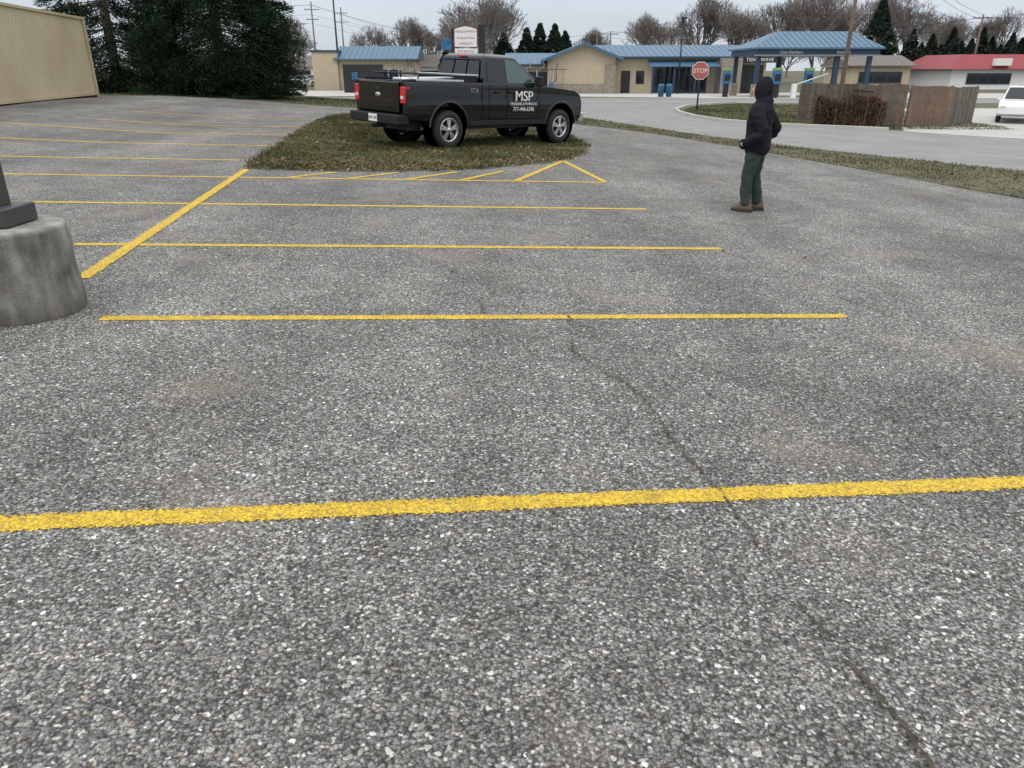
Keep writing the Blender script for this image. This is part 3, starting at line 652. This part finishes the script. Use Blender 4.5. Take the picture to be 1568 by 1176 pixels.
# ------------------------------------------------------------ vehicles
M_TIRE=mat('tyre_rubber',(.022,.021,.02),.85,.2,20); M_RIM=mat('alloy_rim',(.55,.55,.55),.3,.08,6,metal=.9)
M_TRUCK=mat('black_car_paint',(.005,.005,.006),.16,.3,3,spec=.35,coat=.35); M_PLASTIC=mat('black_plastic',(.014,.014,.015),.6,.15,12,spec=.3)
M_CHROME=mat('chrome',(.6,.6,.62),.15,.05,5,metal=1)
M_LENS=mat('red_tail_lens',(.50,.012,.015),.15,.1,8,spec=.7,coat=.5); M_LENSW=mat('clear_lens',(.6,.6,.6),.15,.1,8,spec=.7)
M_SEAM=mat('panel_gap',(.001,.001,.001),.9,.1,3,spec=0)
def wheel(parent,x,y,side,r=.40,w=.26,rr=.25,ns=5,name='wheel'):
    e=bpy.data.objects.new(name,None); COL.objects.link(e); e.parent=parent; e.location=(x,y,r)
    s=side
    prof=[(rr,-w/2+.02),(rr+.03,-w/2),(r-.06,-w/2-.004),(r-.015,-w/2+.03),(r,-w/2+.06),(r,w/2-.06),(r-.015,w/2-.03),(r-.06,w/2+.004),(rr+.03,w/2),(rr,w/2-.02)]
    lathe('tyre',[(a,b*s) for a,b in prof],M_TIRE,e)
    tr=[]
    for i in range(40):
        t=2*math.pi*i/40
        for yy in (-.08,.03):
            tr.append(((r*math.cos(t),yy,r*math.sin(t)),(r*math.cos(t+.06),yy+.06,r*math.sin(t+.06)),.012,.012))
    tubes('tread',tr,M_TIRE,e,4,False)
    lathe('rim',[(rr+.005,s*(w/2-.02)),(rr-.01,s*(w/2-.005)),(rr-.03,s*(w/2-.03)),(rr-.035,s*0)],M_RIM,e)
    lathe('brake_disc',[(0,s*.0),(rr-.04,s*.0)],M_BLACK,e)
    lathe('hub',[(0,s*(w/2-.01)),(.045,s*(w/2-.012)),(.06,s*(w/2-.03)),(.065,s*.02)],M_RIM,e,seg=20)
    V=[];F=[]
    for i in range(ns):
        for da in (-.15,.15):
            t=2*math.pi*i/ns+math.pi/2+da
            c,sn=math.cos(t),math.sin(t); px_,pz=-sn,c
            b=len(V)
            for (q,hw,yo) in ((.045,.022,w/2-.02),(rr-.02,.024,w/2-.03)):
                for sg in (-1,1):
                    for dy in (0,-.04): V.append((c*q+px_*hw*sg,s*(yo+dy+(.001 if da>0 else 0)),sn*q+pz*hw*sg))
            for f in [(0,2,6,4),(1,5,7,3),(0,4,5,1),(2,3,7,6),(4,6,7,5),(0,1,3,2)]: F.append(tuple(b+k for k in f))
    mesh('spokes',V,F,M_RIM,e)
def arc(cx_,cz,r,a0,a1,n=14): return [(cx_+r*math.cos(R(a0+(a1-a0)*i/n)),cz+r*math.sin(R(a0+(a1-a0)*i/n))) for i in range(n+1)]
def pickup():
    e=bpy.data.objects.new('pickup_truck',None); COL.objects.link(e)
    F_=Vector((math.cos(R(43)),math.sin(R(43)),0)); R_=Vector((F_.y,-F_.x,0)); sc=1.06
    c0=Vector((-1.53,18.28,0)); O=c0+F_*1.75*sc-R_*.86*sc; ox,oy=O.x,O.y
    gx=(H(ox+1,oy)-H(ox-1,oy))/2; gy=(H(ox,oy+1)-H(ox,oy-1))/2; nrm=Vector((-gx,-gy,1)).normalized()
    X=(F_-nrm*F_.dot(nrm)).normalized(); Y=nrm.cross(X)
    e.matrix_world=Matrix(((X.x*sc,Y.x*sc,nrm.x*sc,ox),(X.y*sc,Y.y*sc,nrm.y*sc,oy),(X.z*sc,Y.z*sc,nrm.z*sc,H(ox,oy)+.01),(0,0,0,1)))
    fx,rx,wz,ar=1.75,-1.75,.45,.50
    prof=[(-2.80,.64),(-2.88,.74),(-2.91,1.36),(-.78,1.37),(1.05,1.34),(1.5,1.30),(2.25,1.23),(2.47,1.14),(2.56,.95),(2.58,.64),(2.48,.52)]+[(fx+.52,.52)]+arc(fx,wz,ar,12,168)[0:]+[(fx-.52,.50),(rx+.52,.50)]+arc(rx,wz,ar,8,172)+[(rx-.53,.58)]
    body=prism('body_shell',prof,-.96,.96,M_TRUCK,e)
    cut=box('cut',(-2.82,-.80,.86),(-.86,.80,1.8),M_TRUCK); cut.parent=e
    bpy.context.view_layer.update()
    md=body.modifiers.new('c','BOOLEAN'); md.object=cut; md.operation='DIFFERENCE'; md.solver='EXACT'
    apply_mods(body); bpy.data.objects.remove(cut)
    bm=bmesh.new(); bm.from_mesh(body.data)
    for z in (.74,.92,1.08,1.26):
        bmesh.ops.bisect_plane(bm,geom=bm.verts[:]+bm.edges[:]+bm.faces[:],plane_co=(0,0,z),plane_no=(0,0,1),dist=1e-4)
    for v in bm.verts:
        if abs(v.co.y)>.9:
            z=v.co.z; k=1.0 if .9<z<1.09 else (.985 if z>1.09 and z<1.29 else (.955 if z>=1.29 else (.995 if z>.7 else .975)))
            if v.co.x>2.2: k*=1-(v.co.x-2.2)*.2
            v.co.y*=k
    bm.to_mesh(body.data); bm.free(); bevel(body,.022,3)
    box('bed_liner',(-2.81,-.79,.863),(-.87,.79,.88),M_PLASTIC,e)
    box('chassis',(-2.6,-.62,.38),(2.4,.62,.60),M_BLACK,e); tubes('axles',[((rx,-.7,.38),(rx,.7,.38),.06,.06),((fx,-.7,.38),(fx,.7,.38),.05,.05)],M_BLACK,e,8); tubes('exhaust',[((-1.3,-.45,.42),(-2.3,-.62,.42),.04,.04)],M_GREYM,e,8)
    lathe('differential',[(0,-.15),(.14,-.1),(.16,0),(.14,.1),(0,.15)],M_BLACK,e,loc=(rx,0,.38),seg=16)
    b_=.905;t_=.75
    V=[(-.74,b_,1.32),(1.12,b_,1.32),(.34,t_,1.90),(-.60,t_,1.91),(-.74,-b_,1.32),(1.12,-b_,1.32),(.34,-t_,1.90),(-.60,-t_,1.91),(.2,t_-.12,1.965),(-.5,t_-.12,1.975),(.2,-t_+.12,1.965),(-.5,-t_+.12,1.975)]
    Fc=[(0,3,2,1),(4,5,6,7),(0,4,7,3),(1,2,6,5),(0,1,5,4),(3,9,8,2),(7,6,10,11),(9,11,10,8),(2,8,10,6),(3,7,11,9)]
    g=mesh('cab_greenhouse',V,Fc,M_TRUCK,e); bm=bmesh.new(); bm.from_mesh(g.data); bmesh.ops.recalc_face_normals(bm,faces=bm.faces); bm.to_mesh(g.data); bm.free(); bevel(g,.035,3)
    def side(s,pts,name,m,o=.006):
        f=lambda x,z:(x,s*(b_-(z-1.32)/.585*(b_-t_)+o),z)
        mesh(name,[f(x,z) for x,z in pts],[tuple(range(len(pts)))],m,e)
    for s in (-1,1):
        side(s,[(-.02,1.375),(.92,1.375),(.35,1.83),(.28,1.855),(-.02,1.865)],'front_side_window',M_GLASSG)
        side(s,[(-.62,1.39),(-.10,1.375),(-.10,1.865),(-.50,1.86),(-.56,1.82)],'rear_side_window',M_GLASSD)
    mesh('rear_window',[(-.742,-.72,1.42),(-.742,.72,1.42),(-.640,.62,1.84),(-.640,-.62,1.84)],[(0,3,2,1)],M_GLASSD,e)
    tubes('rear_window_slider_frame',[((-.748,y,1.42),(-.646,y*.9,1.84),.012,.012) for y in (-.25,.25)]+[((-.745,-.72,1.42),(-.745,.72,1.42),.01,.01),((-.645,-.62,1.84),(-.645,.62,1.84),.01,.01)],M_SEAM,e,4,False)
    box('brake_lamp',(-.665,-.14,1.905),(-.60,.14,1.935),M_LENS,e,.005)
    mesh('windshield',[(1.055,-.80,1.385),(1.055,.80,1.385),(.412,.68,1.865),(.412,-.68,1.865)],[(0,1,2,3)],M_GLASSD,e)
    for s in (-1,1):
        sec=[(.60,.938),(.74,.955),(.92,.960),(1.08,.960),(1.26,.9456),(1.335,.925)]
        gp=[]
        for x in (.98,-.06,-.60,-.815):
            gp+=[((x,s*sec[i][1],sec[i][0]),(x,s*sec[i+1][1],sec[i+1][0]),.006,.006) for i in range(5)]
        gp+=[((-.60,s*.940,.61),(.98,s*.940,.61),.005,.005)]
        tubes('door_gaps',gp,M_SEAM,e,6)
        box('rocker_trim',(-1.2,min(s*.93,s*.965),.48),(1.2,max(s*.93,s*.965),.58),M_PLASTIC,e,.01)
        for x in (.08,-.35): box('door_handle',(x-.09,min(s*.95,s*.985),1.16),(x+.09,max(s*.95,s*.985),1.20),M_PLASTIC,e,.01)
        for cx_ in (fx,rx):
            NV=[];NF=[]
            for i in range(21):
                t=R(2+176*i/20)
                for k in range(9):
                    u=2*math.pi*k/8; rr_=ar+.022+.034*math.cos(u); NV.append((cx_+rr_*math.cos(t),s*(.942+.028*math.sin(u)),wz+rr_*math.sin(t)))
            for i in range(20):
                for k in range(8): NF.append((i*9+k,i*9+k+1,i*9+k+10,i*9+k+9))
            mesh('fender_flare',NV,NF,M_TRUCK,e,True)
            lathe('wheel_well',[(ar-.005,s*.60),(ar-.005,s*.93)],M_SEAM,e,loc=(cx_,0,wz+.02))
        box('tail_light',(-2.925,min(s*.77,s*.948),.94),(-2.78,max(s*.77,s*.948),1.27),M_LENS,e,.015)
        box('tail_light_reverse',(-2.932,min(s*.80,s*.90),1.03),(-2.926,max(s*.80,s*.90),1.09),M_LENSW,e)
        box('mirror_arm',(.80,min(s*.90,s*1.0),1.36),(.86,max(s*.90,s*1.0),1.40),M_PLASTIC,e); box('mirror',(.76,min(s*.98,s*1.17),1.31),(.90,max(s*.98,s*1.17),1.54),M_PLASTIC,e,.03)
        box('headlight',(2.42,min(s*.60,s*.84),.90),(2.585,max(s*.60,s*.84),1.10),M_LENSW,e,.02)
        wheel(e,fx,s*.83,s); wheel(e,rx,s*.83,s)
    box('tailgate',(-2.945,-.755,.76),(-2.912,.755,1.345),M_TRUCK,e,.012)
    box('tailgate_recess',(-2.952,-.60,.84),(-2.9455,.60,1.00),M_TRUCK,e,.003)
    box('tailgate_gap',(-2.916,-.768,.75),(-2.908,.768,1.352),M_SEAM,e)
    box('tailgate_handle',(-2.96,-.14,1.17),(-2.94,.14,1.24),M_PLASTIC,e,.01)
    lathe('oval_badge',[(0,-.008),(.042,-.006),(.046,.0)],M_CHROME,e,axis='z',seg=24).matrix_local=Matrix.Translation((-2.950,0,1.085))@Matrix.Rotation(R(-90),4,'Y')@Matrix.Scale(2.1,4,(0,1,0))@Matrix.Scale(-1,4,(0,0,1))
    box('rear_bumper',(-3.09,-.93,.52),(-2.80,.93,.72),M_PLASTIC,e,.03)
    box('license_plate',(-3.098,-.16,.55),(-3.091,.16,.70),M_WHITE,e); text('plate_text','ZPK 4187',.075,(-3.10,0,.60),(R(90),0,R(-90)),M_BLUED,e)
    box('tow_hitch',(-3.14,-.04,.42),(-2.8,.04,.50),M_BLACK,e)
    box('front_bumper',(2.50,-.86,.50),(2.70,.86,.72),M_CHROME,e,.03); box('grille',(2.50,-.58,.80),(2.605,.58,1.12),M_PLASTIC,e,.02)
    multibox('grille_bars',[((2.60,-.56,z),(2.62,.56,z+.03)) for z in (.86,.94,1.02)],M_CHROME,e)
    box('toolbox',(-1.28,-.84,1.25),(-.88,.84,1.50),M_PLASTIC,e,.015); box('toolbox_lid',(-1.30,-.86,1.502),(-.86,.86,1.54),M_STEEL,e,.008)
    tubes('pipe_bundle',[((-2.7,-.5+.09*i,1.40),(-1.31,-.55+.09*i,1.44),.035,.035) for i in range(4)],M_STEEL,e,8)
    tubes('cargo_rack',[((-2.5,y,1.36),(-2.5,y,1.52),.018,.018) for y in (-.84,.84)]+[((-2.5,-.84,1.52),(-2.5,.84,1.52),.018,.018)]+[((-2.5,y,1.52),(-1.3,y,1.52),.014,.014) for y in (.84,)],M_BLACK,e,6)
    box('side_rail',(-2.55,-.90,1.375),(-1.31,-.82,1.42),M_STEEL,e,.01)
    box('side_rail_left',(-2.7,.82,1.375),(-1.31,.90,1.42),M_PLASTIC,e,.01)
    tubes('antenna',[((1.3,-.85,1.30),(1.25,-.85,1.98),.006,.003)],M_BLACK,e,4)
    text('bed_decal','STX',.13,(-1.05,-.951,1.17),(R(90),0,0),M_CHROME,e,ext=.003)
    text('door_lettering_large','MSP',.31,(.46,-.966,1.00),(R(90),0,0),M_WHITE,e,ext=.004,sx=1.08); text('door_lettering_large_2','MSP',.31,(.467,-.967,1.00),(R(90),0,0),M_WHITE,e,ext=.004,sx=1.08)
    text('door_lettering_mid','TRUCKING & PAVING LLC',.085,(.46,-.968,.905),(R(90),0,0),M_WHITE,e,ext=.003,sx=.88)
    text('door_lettering_phone','717-446-6346',.135,(.46,-.968,.775),(R(90),0,0),M_WHITE,e,ext=.003,sx=.9)
pickup()
def car(name,x,y,rot,sc,paint,suv=0):
    e=empty(name,(x,y,H(x,y)),rot); e.scale=(sc,)*3
    fx,rx,wz,ar=1.35,-1.35,.36,.40; k=suv
    prof=[(-2.15,.45),(-2.2,.75),(-2.12,1.0+.06*k),(-1.6,1.02+.06*k),(.75,.98+.05*k),(1.8,.88+.08*k),(2.15,.7+.08*k),(2.18,.4),(fx+.42,.3)]+arc(fx,wz,ar,8,172)+[(fx-.42,.26),(rx+.42,.26)]+arc(rx,wz,ar,8,172)
    b=prism('body',prof,-.88,.88,paint,e); bevel(b,.05,3)
    zt=1.53+.14*k; zb=1.0+.04*k
    V=[(-2.05,.82,zb),(.9,.82,zb-.03),(.15,.62,zt-.03),(-1.75,.62,zt)]; V=V+[(x_,-y_,z) for x_,y_,z in V]
    g=mesh('cabin',V,[(0,3,2,1),(4,5,6,7),(0,4,7,3),(1,2,6,5),(3,7,6,2)],paint,e); bevel(g,.04,3)
    for s in (-1,1):
        f=lambda x_,q:(x_,s*(.82-q*.2+.012),zb-.015+(zt-zb)*q)
        mesh('side_window',[f(-1.45,.14),(f(-.35,.12)),f(-.35,.86),f(-1.4,.88)],[(0,1,2,3)],M_GLASSD,e); mesh('side_window_front',[f(-.28,.12),(f(.66,.1)),f(.15,.82),f(-.28,.86)],[(0,1,2,3)],M_GLASSD,e)
        wheel(e,fx,s*.78,s,.34,.21,.22); wheel(e,rx,s*.78,s,.34,.21,.22)
        box('tail_light',(-2.2,min(s*.6,s*.85),.78),(-2.1,max(s*.6,s*.85),.95),M_LENS,e,.02); box('headlight',(2.05,min(s*.55,s*.82),.68),(2.17,max(s*.55,s*.82),.8),M_LENSW,e,.02)
        box('mirror',(.6,min(s*.85,s*1.0),1.0),(.7,max(s*.85,s*1.0),1.1),paint,e,.02)
        multibox('door_gaps',[((q-.008,min(s*.87,s*.884),.35),(q+.008,max(s*.87,s*.884),.95)) for q in (-.95,-.31,.72)],M_SEAM,e)
    q=lambda t,z0_:z0_+(zt-zb)*t
    mesh('windshield',[(.84,-.7,q(.08,zb-.0)),(.84,.7,q(.08,zb)),(.24,.58,q(.86,zb)),(.24,-.58,q(.86,zb))],[(0,1,2,3)],M_GLASSD,e).location=(.03,0,.012)
    mesh('rear_window',[(-2.01,-.7,q(.14,zb)),(-2.01,.7,q(.14,zb)),(-1.79,.58,q(.88,zb)),(-1.79,-.58,q(.88,zb))],[(0,3,2,1)],M_GLASSD,e).location=(-.02,0,.005)
P_WHITE=mat('white_car_paint',(.72,.73,.74),.3,.03,2,coat=.5)
car('parked_car',23.0,36.0,R(238),.90,P_WHITE,1)
for px,Y,c in ((440,112,P_WHITE),(462,114,P_WHITE),(475,128,M_GREYM)): car('parked_car',px2x(px,Y),Y,random.uniform(-.3,.3)+1.2,1.0,c)
for px,Y in ((1012,66),(1024,66)):
    x=px2x(px,Y); e=empty('trash_bin',(x,Y,H(x,Y))); lathe('bin',[(0,0),(.22,0),(.26,.8),(.28,.82),(.2,1.0),(0,1.02)],M_CYAN,e,axis='z',seg=16)
# ------------------------------------------------------------ person
M_JACKET=mat('black_jacket_fabric',(.012,.013,.018),.9,.3,5,bmp=1,bscale=7,spec=.2); M_TROUS=mat('dark_green_trousers',(.036,.050,.047),.9,.3,6,bmp=1,bscale=8,spec=.2)
M_BOOT=mat('brown_boots',(.10,.072,.050),.7,.3,20); M_SOLE=mat('boot_sole',(.04,.035,.03),.9,.2,20); M_SKIN=mat('skin',(.50,.30,.22),.55,.1,20)
def loft(bm,rings,n=20):
    L_=[]
    for c,u,v in rings:
        L_.append([bm.verts.new(Vector(c)+Vector(u)*math.cos(2*math.pi*i/n)+Vector(v)*math.sin(2*math.pi*i/n)) for i in range(n)])
    for a,b in zip(L_,L_[1:]):
        for i in range(n): bm.faces.new((a[i],a[(i+1)%n],b[(i+1)%n],b[i]))
    bm.faces.new(list(reversed(L_[0]))); bm.faces.new(L_[-1])
def limb(bm,pts,n=16):
    P=[Vector(p) for p,_ in pts]; rs=[r for _,r in pts]; rings=[]
    for i,p in enumerate(P):
        t=(P[min(i+1,len(P)-1)]-P[max(i-1,0)]).normalized(); a=t.cross(Vector((0,1,0)))
        if a.length<.1: a=t.cross(Vector((1,0,0)))
        a.normalize(); b=t.cross(a)
        if i==0: rings.append((p-t*rs[0]*.8,a*rs[0]*.45,b*rs[0]*.45))
        rings.append((p,a*rs[i],b*rs[i]))
        if i==len(P)-1: rings.append((p+t*rs[i]*.8,a*rs[i]*.45,b*rs[i]*.45))
    loft(bm,rings,n)
def remeshed(name,fn,m,parent,vox=.014,smooth=6,wr=0):
    bm=bmesh.new(); fn(bm); bmesh.ops.recalc_face_normals(bm,faces=bm.faces); me=bpy.data.meshes.new(name); bm.to_mesh(me); bm.free()
    ob=link(name,me,None,parent); md=ob.modifiers.new('r','REMESH'); md.mode='VOXEL'; md.voxel_size=vox
    s=ob.modifiers.new('s','SMOOTH'); s.factor=.5; s.iterations=smooth
    apply_mods(ob); ob.data.materials.clear(); ob.data.materials.append(m)
    if wr:
        for v,n in [(v,v.normal.copy()) for v in ob.data.vertices]:
            c=v.co; q=noise.noise(Vector((c.x*6,c.y*6,c.z*14)))+.6*noise.noise(Vector((c.x*12+c.z*8,c.y*11,c.z*24)))
            v.co+=n*wr*q
    for p in ob.data.polygons: p.use_smooth=True
    return ob
def person():
    px_,py_=3.47,11.02; e=empty('person',(px_,py_,H(px_,py_)+.01),R(146))
    X=Vector((1,0,0));Yv=Vector((0,1,0))
    def ring(z,x,rx,ry,y=0): return ((x,y,z),X*rx,Yv*ry)
    def jacket(bm):
        loft(bm,[ring(.79,-.005,.15,.19),ring(.85,-.005,.17,.215),ring(.97,-.005,.175,.215),ring(1.10,0,.17,.21),ring(1.25,0,.175,.225),ring(1.36,-.01,.165,.235),ring(1.44,-.015,.135,.205),ring(1.49,-.01,.10,.13),ring(1.54,.0,.08,.085)],28)
        for s in (-1,1):
            limb(bm,[((-.01,s*.19,1.40),.095),((-.06,s*.255,1.28),.088),((-.16,s*.31,1.13),.078),((-.13,s*.315,1.07),.073),((.01,s*.28,1.00),.064),((.10,s*.21,.95),.060)])
        limb(bm,[((-.03,0,1.47),.115),((-.045,0,1.53),.11)])
    remeshed('jacket',jacket,M_JACKET,e,wr=.012)
    def hood(bm):
        loft(bm,[((-.005,0,1.50),X*.09,Yv*.09),((.0,0,1.56),X*.115,Yv*.104),((.0,0,1.63),X*.128,Yv*.114),((-.004,0,1.70),X*.125,Yv*.112),((-.008,0,1.76),X*.105,Yv*.096),((-.012,0,1.80),X*.065,Yv*.06),((-.012,0,1.815),X*.03,Yv*.03)],24)
    remeshed('hood',hood,M_JACKET,e,.012,4,wr=.006)
    def face(bm):
        loft(bm,[((.035,0,1.545),X*.05,Yv*.04),((.055,0,1.57),X*.08,Yv*.055),((.055,0,1.62),X*.09,Yv*.068),((.055,0,1.68),X*.088,Yv*.07),((.04,0,1.735),X*.066,Yv*.055)],20)
        limb(bm,[((.140,0,1.655),.010),((.153,0,1.628),.015)])
        limb(bm,[((.138,-.018,1.588),.008),((.138,.018,1.588),.008)])
    remeshed('face',face,M_SKIN,e,.007,2)
    for s in (-1,1):
        lathe('eye',[(0,.0),(.009,.002),(.011,.008)],M_WHITE,e,axis='y',seg=12,loc=(.134,s*.028,1.66))
    box('eyebrows',(.132,-.045,1.678),(.142,.045,1.686),M_BLACK,e)
    def legs(bm):
        loft(bm,[ring(.76,0,.13,.165),ring(.86,0,.145,.185),ring(.98,0,.135,.175)],24)
        for s,kx,ax in ((1,.055,.05),(-1,.03,-.03)):
            limb(bm,[((0,s*.09,.86),.115),((.015,s*.10,.72),.108),((kx,s*.115,.50),.088),((kx-.01,s*.12,.44),.084),((ax+.0,s*.13,.28),.080),((ax-.02,s*.135,.15),.076),((ax-.02,s*.135,.115),.078)])
    remeshed('trousers',legs,M_TROUS,e,wr=.010)
    for s,ax in ((1,.03),(-1,-.05)):
        def boot(bm):
            y=s*.135
            loft(bm,[((ax-.03,y,.03),X*.02,Yv*.02),((ax+.04,y,.028),X*.155,Yv*.054),((ax+.045,y,.05),X*.16,Yv*.057),((ax+.025,y,.085),X*.13,Yv*.053),((ax-.01,y,.12),X*.08,Yv*.052),((ax-.02,y,.18),X*.065,Yv*.056)],22)
        remeshed('boot',boot,M_BOOT,e,.009,3)
        prism('boot_sole',[(ax+.04+.163*math.cos(t),s*.135+.059*math.sin(t)) for t in np.linspace(0,2*math.pi,24,endpoint=False)],-.005,.032,M_SOLE,e,axis='z')
        def hand(bm):
            y=s*.185
            limb(bm,[((.10,s*.21,.95),.03),((.155,y,.93),.034)])
            for k in range(4): limb(bm,[((.16,y-s*.02,.95-.017*k),.010),((.185,y-s*.05,.94-.018*k),.009),((.175,y-s*.085,.933-.018*k),.008)],8)
            limb(bm,[((.14,y,.97),.011),((.17,y-s*.02,.983),.010)],8)
        remeshed('hand',hand,M_SKIN,e,.007,1)
        box('pocket_flap',(.08,min(s*.07,s*.21),.86),(.205,max(s*.07,s*.21),1.005),M_JACKET,e,.05)
person()
def pebbles():
    g=np.random.default_rng(3); V=[];F=[]
    for i in range(600):
        x=g.uniform(-5,6);y=g.uniform(1.4,9); r=g.uniform(.004,.010); b=len(V); z=H(x,y)+.006
        for k in range(5): a=2*math.pi*k/5+g.uniform(-.3,.3); V.append((x+r*math.cos(a),y+r*math.sin(a),z))
        V.append((x,y,z+r*.8)); F+=[(b+k,b+(k+1)%5,b+5) for k in range(5)]
    mesh('gravel_debris',V,F,mat('loose_gravel',(.36,.34,.31),.9,.5,3))
pebbles()
# a few dead leaves blown onto the asphalt
def blown():
    g=np.random.default_rng(8); n=160; x=g.uniform(-5,8,n); y=g.uniform(3,22,n); z=np.array([H(a,b) for a,b in zip(x,y)])+.018; s=g.uniform(.012,.03,n); a=g.uniform(0,6.28,n)
    u=np.stack([np.cos(a)*s,np.sin(a)*s,g.normal(0,.2,n)*s],1); v=np.stack([-np.sin(a)*s*.6,np.cos(a)*s*.6,g.normal(0,.2,n)*s],1); b=np.stack([x,y,z],1)
    fastmesh('blown_leaves',np.stack([b-u,b-v,b+u,b+v],1).reshape(-1,3),4,M_LEAFL)
blown()
# ------------------------------------------------------------ light, world, camera
sun=bpy.data.lights.new('sun','SUN'); sun.energy=1.0; sun.angle=R(25); sun.color=(1,.97,.93)
so=bpy.data.objects.new('sun',sun); COL.objects.link(so); so.rotation_euler=(R(38),0,R(-40))
w=bpy.data.worlds.new('World'); scene.world=w; w.use_nodes=True; nt=w.node_tree; bg=nt.nodes['Background']
sky=nt.nodes.new('ShaderNodeTexSky'); sky.sky_type='NISHITA'; sky.sun_disc=False; sky.sun_elevation=R(52); sky.sun_rotation=R(140); sky.dust_density=3
tc=nt.nodes.new('ShaderNodeTexCoord').outputs['Generated']; sp=nt.nodes.new('ShaderNodeSeparateXYZ'); nt.links.new(tc,sp.inputs[0])
cl=ramp(nt,sp.outputs[2],[(0,(.62,.675,.73)),(.12,(.64,.715,.80)),(.5,(.93,.96,.98)),(1,(1,1,1))])
mp=nt.nodes.new('ShaderNodeMapping'); mp.inputs['Scale'].default_value=(1,1,5); nt.links.new(tc,mp.inputs[0])
nz=tex(nt,'Noise',2.2,mp.outputs[0],Detail=6); cl=mul(nt,cl,ramp(nt,nz.outputs[0],[(.3,.89),(.7,1.09)]))
gain=nt.nodes.new('ShaderNodeMapRange'); gain.inputs['From Min'].default_value=.1; gain.inputs['From Max'].default_value=.7; gain.inputs['To Min'].default_value=12; gain.inputs['To Max'].default_value=17; nt.links.new(sp.outputs[2],gain.inputs['Value'])
sc=nt.nodes.new('ShaderNodeVectorMath'); sc.operation='SCALE'; nt.links.new(gain.outputs[0],sc.inputs[3]); nt.links.new(cl,sc.inputs[0])
out=mul(nt,sky.outputs[0],sc.outputs[0],'MIX',.9); nt.links.new(out,bg.inputs[0]); bg.inputs[1].default_value=.095
cam=bpy.data.cameras.new('camera'); cam.sensor_width=36; cam.lens=1140/1568*36; cam.clip_end=3000
co=bpy.data.objects.new('camera',cam); COL.objects.link(co); co.location=(0,0,1.8); co.rotation_euler=(R(67.04),0,0); scene.camera=co
scene.view_settings.view_transform='Standard'; scene.view_settings.look='None'; scene.view_settings.exposure=0
